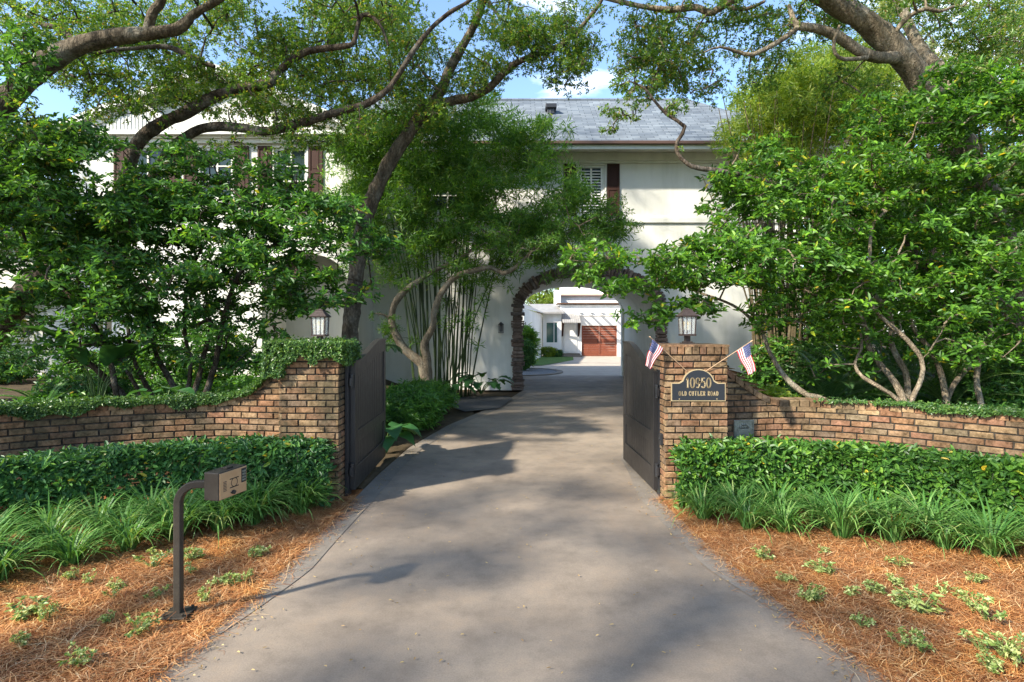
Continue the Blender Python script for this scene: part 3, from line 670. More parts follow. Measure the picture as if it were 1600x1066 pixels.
g = MB(); g.face([(-4, 30.5, .02), (1.6, 31.0, .02), (3.9, 36.5, .02), (4.3, 40.5, .02), (2.0, 42.2, .02), (-4, 42, .02)]); tag(g.build('lawn', M['grass']), kind='structure')

gar = empty('garage_building', (6, 42, 0), 'white garage building with a red cedar door seen through the stone arch', 'building')
GY = 42.0; gd = (5.08, 7.66, 0, 2.26)
mb = MB(); xs_ = [3.55, 5.08, 7.66, 24]; wall_grid(mb, xs_, [0, 2.26, 3.75], GY, [gd])
mb.face([(5.08, GY, 0), (5.08, GY + .25, 0), (5.08, GY + .25, 2.26), (5.08, GY, 2.26)]); mb.face([(7.66, GY, 0), (7.66, GY + .25, 0), (7.66, GY + .25, 2.26), (7.66, GY, 2.26)]); mb.face([(5.08, GY, 2.26), (7.66, GY, 2.26), (7.66, GY + .25, 2.26), (5.08, GY + .25, 2.26)])
mb.face([(3.55, GY + 7, 0), (3.55, GY, 0), (3.55, GY, 4.6), (3.55, GY + 7, 4.6)]); mb.face([(3.55, GY + 1.2, 3.75), (24, GY + 1.2, 3.75), (24, GY + 1.2, 5.3), (3.55, GY + 1.2, 5.3)])
mb.face([(3.55, GY, 3.75), (24, GY, 3.75), (24, GY + 1.2, 3.75), (3.55, GY + 1.2, 3.75)]); mb.face([(3.55, GY + 7, 0), (24, GY + 7, 0), (24, GY + 7, 5.3), (3.55, GY + 7, 5.3)])
mb.build('wall', M['stucco_white'], gar)
mb = MB()
for (a, b_) in ((5.09, 6.36), (6.38, 7.65)):
    for k in range(12): mb.box(a, b_, GY + .12, GY + .16, .02 + k * .186, .02 + k * .186 + .178)
    mb.box(a, a + .09, GY + .09, GY + .12, .02, 2.24); mb.box(b_ - .09, b_, GY + .09, GY + .12, .02, 2.24)
    for z0 in (.02, 1.05, 2.1): mb.box(a + .09, b_ - .09, GY + .09, GY + .12, z0, z0 + .12)
gdo = mb.build('garage_door', M['wood_door'], gar)
for x in (6.25, 6.46): mb = MB(); mb.box(x, x + .03, GY + .05, GY + .088, 1.0, 1.25); mb.build('handle', M['black'], gdo)
mb = MB(); mb.box(3.3, 24, GY - .25, GY + 1.25, 3.80, 3.88); mb.build('parapet_cap', M['brown_wood'], gar)
mb = MB(); mb.face([(3.3, GY + .9, 4.5), (24, GY + .9, 4.5), (24, GY + 4.5, 6.2), (5.5, GY + 4.5, 6.2)]); mb.build('roof', M['rooftile'], gar)
per = MB()
per.box(4.6, 24, GY - 1.6, GY - 1.48, 2.95, 3.12); per.box(4.6, 24, GY - .06, GY - .003, 2.95, 3.12)
for k in range(26): per.box(4.7 + k * .75, 4.82 + k * .75, GY - 1.85, GY - .07, 3.125, 3.27)
per.build('pergola', M['beam'], gar)
win_g = MB()
# left wing with slanted side wall
mb = MB(); A_, B_ = (.62, 30.5), (2.22, 42.0); C_ = (3.55, 42.0)
def wl(a, b, z0, z1, m=0): mb.face([(a[0], a[1], z0), (b[0], b[1], z0), (b[0], b[1], z1), (a[0], a[1], z1)], m)
wl(A_, B_, 0, 3.06); wl((-8, 30.5), A_, 0, 3.06)
ww = (2.42, 3.32, .95, 2.5)
mb2 = MB(); wall_with_windows(mb2, 2.22, 3.55, 0, 3.15, 41.4, [ww])
for q in mb2.f: mb.face([mb2.v[i] for i in q])
mb.face([(3.55, 41.4, 0), (3.55, 42, 0), (3.55, 42, 3.15), (3.55, 41.4, 3.15)])
mb.build('wing_wall', M['stucco_white'], gar)
mb = MB(); mb.face([(.5, 30.2, 3.08), (-8, 30.2, 3.08), (-8, 36, 4.6), (-1.5, 36, 4.6)]); mb.face([(.5, 30.2, 3.07), (2.4, 41.3, 3.10), (0, 44, 4.4), (-1.5, 36, 4.6)])
mb.face([(2.0, 41.0, 3.18), (3.75, 41.0, 3.18), (3.6, 44, 3.9), (1.2, 44, 3.9)]); mb.box(2.0, 3.75, 40.95, 41.0, 3.08, 3.2); mb.build('wing_roof', M['zinc'], gar)
fr = MB(); fr.box(ww[0], ww[0] + .07, 41.45, 41.5, ww[2], ww[3]); fr.box(ww[1] - .07, ww[1], 41.45, 41.5, ww[2], ww[3]); fr.box(ww[0] + .07, ww[1] - .07, 41.45, 41.5, ww[3] - .07, ww[3]); fr.box(ww[0] + .07, ww[1] - .07, 41.45, 41.5, ww[2], ww[2] + .07); fr.box(3.0, 3.05, 41.45, 41.5, ww[2] + .07, ww[3] - .07)
fo = fr.build('window', M['beam'], gar); fr = MB(); fr.box(ww[0], ww[1], 41.52, 41.53, ww[2], ww[3])
M['teal_glass'] = mat('teal_glass', (.04, .11, .10), .08, spec=.8); fr.build('pane', M['teal_glass'], fo)
dy = (B_[1] - A_[1]) / (B_[0] - A_[0]); sx0 = .78; mb = MB(); mb.box(sx0 - .10, sx0 - .02, 31.2, 32.2, .95, 2.35); mb.build('side_window', M['glass'], gar)
mb = MB()
for k in range(9):
    x = 3.6 + k * .145; mb.hexa([(x, 40.9, 2.42), (x + .13, 40.9, 2.42), (x + .13, 41.98, 3.05), (x, 41.98, 3.05), (x, 40.9, 2.46), (x + .13, 40.9, 2.46), (x + .13, 41.98, 3.09), (x, 41.98, 3.09)])
    mb.box(x + .12, x + .145, 40.9, 40.93, 2.40, 2.50)
aw = mb.build('awning', M['zinc'], gar)
for x in (3.62, 4.80):
    mb = MB(); mb.box(x, x + .09, 41.9, 41.98, 1.45, 3.0); mb.hexa([(x, 41.8, 1.5), (x + .09, 41.8, 1.5), (x + .09, 41.98, 1.5), (x, 41.98, 1.5), (x, 40.95, 2.36), (x + .09, 40.95, 2.36), (x + .09, 41.1, 2.42), (x, 41.1, 2.42)]); mb.build('awning_bracket', M['shutter'], aw)
mb = MB(); mb.box(3.75, 4.7, 41.93, 41.98, .25, 2.3); mb.box(3.85, 4.6, 41.90, 41.93, .35, 1.1); mb.box(3.85, 4.6, 41.90, 41.93, 1.25, 2.2); mb.build('door', M['beam'], gar)
mb = MB(); mb.box(3.56, 4.9, 41.2, 41.98, 0, .22); mb.box(3.56, 5.0, 40.8, 41.2, 0, .11); mb.build('step', M['border'], gar)

# ---------------------------------------------------------------- brick walls
BL, BH, BG = .203, .0585, .0145
def brick(c, p0, ux, n, l, z00, z01, z10, z11, out):
    """front-facing brick: start point p0, along ux, outward n, heights at both ends"""
    j = lambda s=.0025: rng.normal(0, s)
    def pt(u, z, o): q = p0 + ux * u + n * o; return (q[0], q[1], z)
    ch = .0045; v = []
    e = out * .5
    for (o, i) in ((-.02, 0), (e, 0), (out, ch)):
        v += [pt(i + j(), z00 + i, o), pt(l - i + j(), z10 + i, o), pt(l - i + j(), z11 - i + j(.0015), o), pt(i + j(), z01 - i + j(.0015), o)]
    k = np.arange(4); f = [[4 * a + i, 4 * a + (i + 1) % 4, 4 * a + 4 + (i + 1) % 4, 4 * a + 4 + i] for a in (0, 1) for i in range(4)] + [[8, 9, 10, 11]]
    c.add(np.array(v), np.array(f))
def courses(c, path, zfun, base, side=1, cap=.0, ztop=None, phase=0):
    """path: list of 2D points; bricks on the outward side"""
    p = np.array(path, float); sl = np.r_[0, np.cumsum(np.linalg.norm(np.diff(p, axis=0), axis=1))]
    at = lambda s: np.array([np.interp(s, sl, p[:, 0]), np.interp(s, sl, p[:, 1]), 0.])
    k = 0
    while True:
        z0 = base + k * (BH + BG)
        if z0 > ztop: break
        s = -(BL + BG) * (.5 if (k + phase) % 2 else 0) + rng.uniform(-.02, .02)
        while s < sl[-1]:
            ln = BL + rng.normal(0, .006); a, b_ = max(0, s), min(sl[-1], s + ln)
            if b_ - a > .025:
                A, B = at(a), at(b_); u = (B - A); l = np.linalg.norm(u); u /= l; n = np.array([u[1], -u[0], 0]) * side
                zt0 = min(z0 + BH, zfun(a) - cap); zt1 = min(z0 + BH, zfun(b_) - cap)
                if max(zt0, zt1) > z0 + .02:
                    zt0 = max(zt0, z0 + .003); zt1 = max(zt1, z0 + .003)
                    brick(c, A, u, n, l, z0, zt0, z0, zt1, .011 + abs(rng.normal(0, .003)))
            s += ln + BG
        k += 1
def brick_wall(name, label, path, zfun, mt):
    c = Cloud(); p = np.array(path, float); sl = np.r_[0, np.cumsum(np.linalg.norm(np.diff(p, axis=0), axis=1))]
    nor = np.zeros((len(p), 2)); t_ = np.gradient(p, axis=0); t_ /= np.linalg.norm(t_, axis=1, keepdims=True); nor = np.stack([t_[:, 1], -t_[:, 0]], 1)
    sd = 1 if nor[0, 1] < 0 else -1; nor *= sd; th = .26
    # mortar core
    v = []
    for q, n_, s in zip(p, nor, sl):
        z = zfun(s) - .03; a = q; b_ = q - n_ * th
        v += [(a[0], a[1], -.1), (a[0], a[1], z), (b_[0], b_[1], z), (b_[0], b_[1], -.1)]
    i = np.arange(len(p) - 1)[:, None] * 4
    f = np.concatenate([i + np.array([[0, 4, 5, 1]]), i + np.array([[1, 5, 6, 2]]), i + np.array([[2, 6, 7, 3]])], 0)
    c.add(v, f, 1)
    c2 = Cloud(); courses(c2, p, zfun, .02, sd, .06, 2.2); 
    back = p - nor * th; slb = sl
    courses(c2, back[::-1], lambda s: zfun(sl[-1] - s), .02, -sd if False else sd, .06, 2.2)
    for vv, ff in zip([np.vstack(c2.v)], [np.vstack(c2.f)]): c.add(vv, ff, 0)
    # cap course: bricks on edge following the top line
    s = 0.
    at = lambda s, arr: np.array([np.interp(s, sl, arr[:, 0]), np.interp(s, sl, arr[:, 1])])
    while s < sl[-1] - .02:
        ln = (.105 if name != 'x' else .1) * (1 if abs(zfun(s + .05) - zfun(s)) > .004 else 1.0) + rng.normal(0, .003)
        e = min(sl[-1], s + ln); v = []
        for ss in (s, e):
            q = at(ss, p); n_ = at(ss, nor); n_ /= np.linalg.norm(n_); z = zfun(ss); jj = rng.normal(0, .003)
            for o, dz in ((.018, -.078), (.020, -.008), (.013, 0), (-th - .03, 0), (-th - .035, -.078)):
                w_ = q + n_ * (o + jj); v.append((w_[0], w_[1], z + dz + jj))
        f = [[k, k + 5, (k + 1) % 5 + 5, (k + 1) % 5] for k in range(5)] + [[0, 1, 2, 3], [0, 3, 4, 4], [5, 8, 7, 6], [5, 9, 8, 8]]
        f = [q for q in f if len(set(q)) == 4]
        f += [[0, 1, 3, 4], [9, 8, 6, 5]]
        c.add(v, f, 0); s = e + .010
    o = c.build(name, [mt, M['mortar']])
    return tag(o, label, 'brick wall')
def cat2(pts, n=90):
    q = np.array([(x, y, 0, 0) for x, y in pts]); o = smooth_path(q, .04); return o[:, :2]
pR = cat2([(2.42, 6.80), (2.8, 6.86), (3.37, 6.92), (4.0, 6.70), (4.6, 6.25), (5.12, 5.74), (5.9, 4.95), (6.8, 4.0)])
pL = cat2([(-2.62, 6.80), (-3.1, 6.88), (-3.6, 6.92), (-4.3, 6.72), (-4.9, 6.42), (-5.42, 6.08), (-6.3, 5.3), (-7.2, 4.3)])
def swoop(s, z1, z0, L_):
    t_ = min(1, max(0, s / L_)); return z0 + (z1 - z0) * (1 - t_) ** 2.1 * (1 + .35 * t_)
zR = lambda s: swoop(s, 1.60, 1.10, .95) + .006 * math.sin(s * 7)
zLf = lambda s: swoop(s, 1.62, 1.10, 1.0) + .006 * math.sin(s * 6 + 1)
brick_wall('brick_wall', 'low weathered brick wall curving right from the plaque pillar with a swooping soldier cap', pR, zR, M['brick'])
brick_wall('brick_wall', 'low mossy brick wall curving left from the ivy topped pillar with creeping fig on its cap', pL, zLf, M['brick_dark'])
def pillar(x0, x1, y0, y1, zt, mt, label):
    c = Cloud(); th = .0
    mbb = [(x0, y0), (x1, y0), (x1, y1), (x0, y1)]
    v = [(x, y, z) for z in (-.1, zt - .02) for x, y in mbb]; c.add(v, np.array([[0, 1, 5, 4], [1, 2, 6, 5], [2, 3, 7, 6], [3, 0, 4, 7], [4, 5, 6, 7]]), 1)
    c2 = Cloud()
    for k in range(4):
        a, b_ = mbb[k], mbb[(k + 1) % 4]; o = .012
        d = np.array(b_, float) - np.array(a, float); d /= np.linalg.norm(d)
        courses(c2, [np.array(a) - d * o, np.array(b_) + d * o], lambda s: 9, zt - .107 - 23 * (BH + BG), 1, 0, zt - .105 - BH - BG + .002, phase=k % 2)
    # rowlock cap course: upright bricks
    for k in range(4):
        a, b_ = np.array(mbb[k], float), np.array(mbb[(k + 1) % 4], float); d = b_ - a; L0 = np.linalg.norm(d); d /= L0; nn = np.array([d[1], -d[0], 0]); s = -.03; n_ = 9; w_ = (L0 + .06) / n_
        for i in range(n_):
            p0 = np.array([*(a + d * (s + i * w_)), 0]) ; brick(c2, p0, np.array([*d, 0]), nn, w_ - .010, zt - .105, zt, zt - .105, zt, .024)
    c.add(np.vstack(c2.v), np.vstack(c2.f), 0)
    # top paving bricks
    n_ = 6; w_ = (y1 - y0 + .06) / n_
    for i in range(n_):
        y = y0 - .03 + i * w_; v = [(x0 - .03, y + .004, zt - .02), (x1 + .03, y + .004, zt - .02), (x1 + .03, y + w_ - .004, zt - .02), (x0 - .03, y + w_ - .004, zt - .02), (x0 - .03, y + .008, zt + .004), (x1 + .03, y + .008, zt + .004), (x1 + .03, y + w_ - .008, zt + .004), (x0 - .03, y + w_ - .008, zt + .004)]
        c.add(v, np.array([[4, 5, 6, 7], [0, 1, 5, 4], [1, 2, 6, 5], [2, 3, 7, 6], [3, 0, 4, 7]]), 0)
    return tag(c.build('brick_pillar', [mt, M['mortar']]), label, 'pillar')
PZ = 1.775
pillar(1.735, 2.415, 6.50, 7.10, PZ, M['brick'], 'square brick gate pillar carrying the black address plaque')
pillar(-2.615, -1.965, 6.50, 7.10, PZ, M['brick_dark'], 'square brick gate pillar overgrown with ivy at the top, left of the drive')

# ---------------------------------------------------------------- gates
def gate(hx, hy, ex, ey, zh, zt, face, label):
    """face: side (normal sign) that the drive sees"""
    root = empty('gate_leaf', (hx, hy, .06), label, 'gate', 'open wooden gate leaves')
    u = Vector((ex - hx, ey - hy, 0)); Wd = u.length; u /= Wd; n = Vector((u.y, -u.x, 0)) * face
    z0 = .06
    def top(a): t_ = min(1, max(0, (a - .06) / (Wd - .30))); t_ = t_ * t_ * (3 - 2 * t_); return zh + (zt - zh) * t_
    def q(a, o, z): p = Vector((hx, hy, 0)) + u * a + n * o; return (p.x, p.y, z)
    def slab(mb, a0, a1, zb, ztf, o0, o1, n_=1):
        for i in range(n_):
            s0 = a0 + (a1 - a0) * i / n_; s1 = a0 + (a1 - a0) * (i + 1) / n_
            b0, b1 = (zb(s0), zb(s1)) if callable(zb) else (zb, zb); t0, t1 = (ztf(s0), ztf(s1)) if callable(ztf) else (ztf, ztf)
            mb.hexa([q(s0, o0, b0), q(s1, o0, b1), q(s1, o1, b1), q(s0, o1, b0), q(s0, o0, t0), q(s1, o0, t1), q(s1, o1, t1), q(s0, o1, t0)])
    st = .12; mb = MB()
    slab(mb, 0, st, z0, top, -.03, .03, 3); slab(mb, Wd - st, Wd, z0, top, -.03, .03, 3)
    slab(mb, st, Wd - st, lambda a: top(a) - .17, top, -.0295, .0295, 24)
    slab(mb, st, Wd - st, z0, z0 + .26, -.0295, .0295); slab(mb, st, Wd - st, .60, .74, -.0295, .0295)
    mb.build('frame', M['gate'], root, bevel=.004)
    mb = MB(); nb = 14; bwid = (Wd - 2 * st) / nb
    for i in range(nb):
        a0 = st + i * bwid + .007; a1 = a0 + bwid - .014
        slab(mb, a0, a1, z0 + .255, .605, -.012, .012); slab(mb, a0, a1, .735, lambda a: top(a) - .165, -.012, .012)
    slab(mb, st, Wd - st, z0 + .255, .605, -.006, .006); slab(mb, st, Wd - st, .735, lambda a: top(a) - .166, -.006, .006, 12)
    mb.build('board_panel', M['gate'], root, bevel=.003, seg=1)
    mb = MB(); slab(mb, -.004, Wd + .004, lambda a: top(a) + .001, lambda a: top(a) + .022, -.038, .038, 26); mb.build('top_cap', M['gate'], root)
    for z in (.30, zh - .22):
        mb = MB(); slab(mb, -.085, .10, z - .03, z + .03, -.042, -.031); mb.tube([q(-.045, 0, z - .07), q(-.045, 0, z + .07)], .022, 12); slab(mb, -.10, -.02, z - .045, z + .045, -.012, .012)
        mb.tube([q(-.045, 0, z + .07), q(-.045, 0, z + .085)], .028, 12); mb.build('hinge', M['black'], root)
    return root, u, n, q
gl_, uL, nL, qL = gate(-1.875, 6.78, -1.925, 8.64, 1.56, 1.795, 1, 'open dark gate leaf with vertical boards swung back beside the ivy topped pillar')
gr_, uR, nR, qR = gate(1.695, 6.78, 1.655, 8.42, 1.44, 1.76, -1, 'open dark gate leaf swung back beside the plaque pillar behind the small flag')
# steel hinge post of each gate stands by its pillar
for x0, x1, zz, lab in ((-1.945, -1.905, 1.60, 'slim black steel hinge post against the ivy topped pillar'), (1.716, 1.732, 1.46, 'slim black steel hinge post against the plaque pillar')):
    mb = MB(); mb.box(x0, x1, 6.70, 6.84, 0, zz); mb.box(x0 - .004, x1 + .004, 6.69, 6.85, zz, zz + .02); tag(mb.build('hinge_post', M['black'], bevel=.004), lab, 'post')
mb = MB(); mb.box(1.690, 1.724, 6.56, 6.63, .63, .76); mb.tube([(1.690, 6.595, .70), (1.680, 6.595, .70)], .022, 12); tag(mb.build('gate_sensor', M['black'], bevel=.006), 'small black photocell box on the inner side of the plaque pillar', 'sensor')

# ---------------------------------------------------------------- lanterns
def lantern(x, y, z, label, ped):
    r_ = empty('pillar_lantern', (x, y, z), label, 'lantern', 'coach lanterns on the gate pillars')
    zb = z + ped
    mb = MB()
    if ped > .05:
        mb.box(x - .072, x + .072, y - .072, y + .072, z, z + .02); mb.box(x - .05, x + .05, y - .05, y + .05, z + .02, z + .035)
    mb.box(x - .030, x + .030, y - .030, y + .030, z + (.035 if ped > .05 else 0), zb); mb.build('pedestal', M['lamp_iron'], r_, bevel=.004)
    w0, w1, h = .070, .078, .225
    mb = MB(); mb.box(x - w0 - .011, x + w0 + .011, y - w0 - .011, y + w0 + .011, zb, zb + .022)
    def post(cx, cy, cx2, cy2, r=.0065): mb.hexa([(x + cx - r, y + cy - r, zb + .022), (x + cx + r, y + cy - r, zb + .022), (x + cx + r, y + cy + r, zb + .022), (x + cx - r, y + cy + r, zb + .022), (x + cx2 - r, y + cy2 - r, zb + h), (x + cx2 + r, y + cy2 - r, zb + h), (x + cx2 + r, y + cy2 + r, zb + h), (x + cx2 - r, y + cy2 + r, zb + h)])
    for sx in (-1, 1):
        for sy in (-1, 1): post(sx * w0, sy * w0, sx * w1, sy * w1)
    for k in (-.36, .36):
        for s in (-1, 1): post(k * w0, s * w0, k * w1, s * w1, .0028); post(s * w0, k * w0, s * w1, k * w1, .0028)
    mb.build('cage', M['lamp_iron'], r_)
    mb = MB()
    def frus(a, b_, z0, z1): mb.hexa([(x - a, y - a, z0), (x + a, y - a, z0), (x + a, y + a, z0), (x - a, y + a, z0), (x - b_, y - b_, z1), (x + b_, y - b_, z1), (x + b_, y + b_, z1), (x - b_, y + b_, z1)])
    frus(.100, .104, zb + h, zb + h + .013); frus(.102, .066, zb + h + .0135, zb + h + .052); frus(.065, .044, zb + h + .0525, zb + h + .080); frus(.048, .045, zb + h + .0805, zb + h + .090); frus(.028, .009, zb + h + .0905, zb + h + .104)
    mb.build('roof', M['lamp_iron'], r_, bevel=.003)
    mb = MB()
    for s in (-1, 1):
        mb.hexa([(x - w0, y + s * (w0 - .002), zb + .022), (x + w0, y + s * (w0 - .002), zb + .022), (x + w0, y + s * (w0 + .001), zb + .022), (x - w0, y + s * (w0 + .001), zb + .022), (x - w1, y + s * (w1 - .002), zb + h), (x + w1, y + s * (w1 - .002), zb + h), (x + w1, y + s * (w1 + .001), zb + h), (x - w1, y + s * (w1 + .001), zb + h)])
        mb.hexa([(x + s * (w0 - .002), y - w0, zb + .022), (x + s * (w0 + .001), y - w0, zb + .022), (x + s * (w0 + .001), y + w0, zb + .022), (x + s * (w0 - .002), y + w0, zb + .022), (x + s * (w1 - .002), y - w1, zb + h), (x + s * (w1 + .001), y - w1, zb + h), (x + s * (w1 + .001), y + w1, zb + h), (x + s * (w1 - .002), y + w1, zb + h)])
    mb.build('glass_pane', M['lamp_glass'], r_)
    mb = MB(); mb.tube([(x, y, zb + .022), (x, y, zb + .075)], .012, 10)
    for a in (0.4, 2.5, 4.6): mb.tube([(x, y, zb + .045), (x + .03 * math.cos(a), y + .03 * math.sin(a), zb + .04), (x + .034 * math.cos(a), y + .034 * math.sin(a), zb + .07)], .006, 8)
    cl = mb.build('candle_cluster', M['lamp_iron'], r_)
    for a in (0.4, 2.5, 4.6):
        cx, cy = x + .034 * math.cos(a), y + .034 * math.sin(a)
        mb = MB(); mb.tube([(cx, cy, zb + .07), (cx, cy, zb + .125)], .012, 10); mb.build('candle', M['candle'], cl)
        mb = MB(); mb.tube([(cx, cy, zb + .125), (cx, cy, zb + .14), (cx, cy, zb + .16), (cx, cy, zb + .185)], [.008, .016, .014, .002], 10); mb.build('bulb', M['bulb'], cl, smooth=True)
lantern(2.075, 6.82, PZ, 'coach lantern with candle bulbs on top of the plaque pillar', .10)
lantern(-2.285, 6.86, PZ, 'coach lantern with candle bulbs rising from the ivy on the left pillar', .095)

# ---------------------------------------------------------------- address plaque
GL = {  # stroke glyphs in a 0..1 box, nib lettering
 '1': [[(.25, .80), (.5, 1), (.5, 0)], [(.28, 0), (.72, 0)]],
 '0': [[(.5 + .42 * math.sin(a), .5 + .5 * math.cos(a)) for a in np.linspace(0, 2 * math.pi, 25)]],
 '9': [[(.5 + .38 * math.sin(a), .70 + .30 * math.cos(a)) for a in np.linspace(0, 2 * math.pi, 21)], [(.88, .70), (.87, .42), (.74, .14), (.5, 0), (.22, .05)]],
 '5': [[(.84, 1), (.26, 1), (.20, .55)], [(.20, .55), (.36, .64), (.56, .65), (.78, .55), (.88, .34), (.80, .12), (.58, 0), (.34, .01), (.14, .12)]],
 'O': [[(.5 + .42 * math.sin(a), .5 + .5 * math.cos(a)) for a in np.linspace(0, 2 * math.pi, 25)]],
 'L': [[(.26, 0), (.26, 1)], [(.08, 1), (.44, 1)], [(.08, 0), (.88, 0), (.88, .22)]],
 'D': [[(.22, 0), (.22, 1)], [(.05, 1), (.5, 1), (.78, .85), (.9, .5), (.78, .15), (.5, 0), (.05, 0)]],
 'C': [[(.90, .78), (.72, .97), (.5, 1), (.24, .88), (.10, .5), (.24, .12), (.5, 0), (.72, .03), (.9, .22)]],
 'U': [[(.14, 1), (.14, .25), (.28, .03), (.5, 0), (.72, .03), (.86, .25), (.86, 1)]],
 'T': [[(.5, 0), (.5, 1)], [(.04, 1), (.96, 1)]],
 'E': [[(.24, 0), (.24, 1)], [(.06, 1), (.86, 1), (.86, .8)], [(.24, .52), (.66, .52)], [(.06, 0), (.9, 0), (.9, .2)]],
 'R': [[(.22, 0), (.22, 1)], [(.05, 1), (.55, 1), (.8, .88), (.82, .66), (.6, .52), (.22, .5)], [(.5, .5), (.85, 0), (.98, 0)], [(.05, 0), (.4, 0)]],
 'A': [[(.12, 0), (.5, 1), (.88, 0)], [(.27, .36), (.73, .36)], [(.0, 0), (.26, 0)], [(.74, 0), (1, 0)]],
}
def lettering(mb, text, cx, zb, h, wd, gap, y, dep, thick=.16, thin=.08, space=.6):
    tot = sum((wd * (space if c == ' ' else (.72 if c == '1' else 1))) + gap for c in text) - gap; x = cx - tot / 2
    for c in text:
        cw = wd * (space if c == ' ' else (.72 if c == '1' else 1))
        for st in GL.get(c, []):
            pts = [Vector((x + a * cw, zb + b_ * h)) for a, b_ in st]
            for p, q in zip(pts, pts[1:]):
                d = q - p
                if d.length < 1e-6: continue
                d.normalize(); t_ = h * (thin + (thick - thin) * abs(d.y)) / 2; n_ = Vector((-d.y, d.x)) * t_; e = d * t_ * .4
                v = [p - n_ - e, q - n_ + e, q + n_ + e, p + n_ - e]
                mb.prism([(k.x, y, k.y) for k in v], (0, -dep, 0))
        x += cw + gap
px0, px1, pz0, pz1 = 1.790, 2.402, 1.144, 1.350; pc = (px0 + px1) / 2; yp = 6.478
def plaque_outline(ins):
    pts = [(px0 + ins, pz0 + ins), (px1 - ins, pz0 + ins), (px1 - ins, pz1 - ins)]; r0 = .180 - ins
    sh = .235 - ins
    pts += [(pc + sh - .01, pz1 - ins)]
    for a in np.linspace(-.25, math.pi / 2 + 0, 3)[1:2]: pass
    zc = pz1 - ins - .005
    pts += [(pc + sh - .035, pz1 - ins + .012), (pc + r0 * .98, pz1 - ins + .03)]
    for a in np.linspace(.16, math.pi - .16, 22): pts.append((pc + r0 * math.cos(a), pz1 - ins + (.154) * math.sin(a)))
    pts += [(pc - r0 * .98, pz1 - ins + .03), (pc - sh + .035, pz1 - ins + .012), (pc - sh + .01, pz1 - ins), (px0 + ins, pz1 - ins)]
    return pts
pq = empty('address_plaque', (pc, yp, pz0), 'black arched house number plaque with gold border on the right brick pillar', 'sign')
mb = MB(); mb.prism([(x, yp + .02, z) for x, z in plaque_outline(0)], (0, -.022, 0)); mb.build('border', M['gold'], pq)
mb = MB(); mb.prism([(x, yp - .0015, z) for x, z in plaque_outline(.010)], (0, -.003, 0)); mb.build('panel', M['plaque'], pq)
mb = MB(); lettering(mb, '10950', pc, 1.296, .108, .051, .010, yp - .0045, .004, .135, .06); mb.build('house_number', M['gold'], pq)
for wd_, cx_ in (('OLD', pc - .178), ('CUTLER', pc - .016), ('ROAD', pc + .163)):
    mb = MB(); lettering(mb, wd_, cx_, 1.207, .048, .0225, .0095, yp - .0045, .003, .15, .09, .55); mb.build('street_name_word', M['gold'], pq)
for x in (px0 + .09, px1 - .10):
    mb = MB(); mb.tube([(x, yp - .004, pz0 + .025), (x, yp - .009, pz0 + .025)], .006, 10); mb.build('screw', M['gold'], pq)

# ---------------------------------------------------------------- flags
def mk_flagcloth():
    m = mat('flag_cloth', (.7, .7, .7), .8, spec=.2); t, b = nodes(m); u = t.nodes.new('ShaderNodeUVMap'); s = t.nodes.new('ShaderNodeSeparateXYZ'); t.links.new(u.outputs[0], s.inputs[0])
    def mth(op, a, b_=None):
        n = t.nodes.new('ShaderNodeMath'); n.operation = op
        for i, x in enumerate((a, b_)):
            if x is None: continue
            if isinstance(x, (int, float)): n.inputs[i].default_value = x
            else: t.links.new(x, n.inputs[i])
        return n.outputs[0]
    fl = mth('FLOOR', mth('MULTIPLY', s.outputs[1], 13)); odd = mth('MODULO', fl, 2)
    strp = mixc(t, odd, (.42, .018, .030), (.56, .54, .51))
    can = mth('MULTIPLY', mth('LESS_THAN', s.outputs[0], .42), mth('GREATER_THAN', s.outputs[1], 6 / 13))
    t.links.new(mixc(t, can, strp, (.018, .028, .11)), b.inputs['Base Color']); return m
M['flag'] = mk_flagcloth(); M['star'] = mat('white_star', (.55, .55, .55), .8); M['flag_wood'] = mat('thin_wooden_stick', (.42, .27, .15), .6)
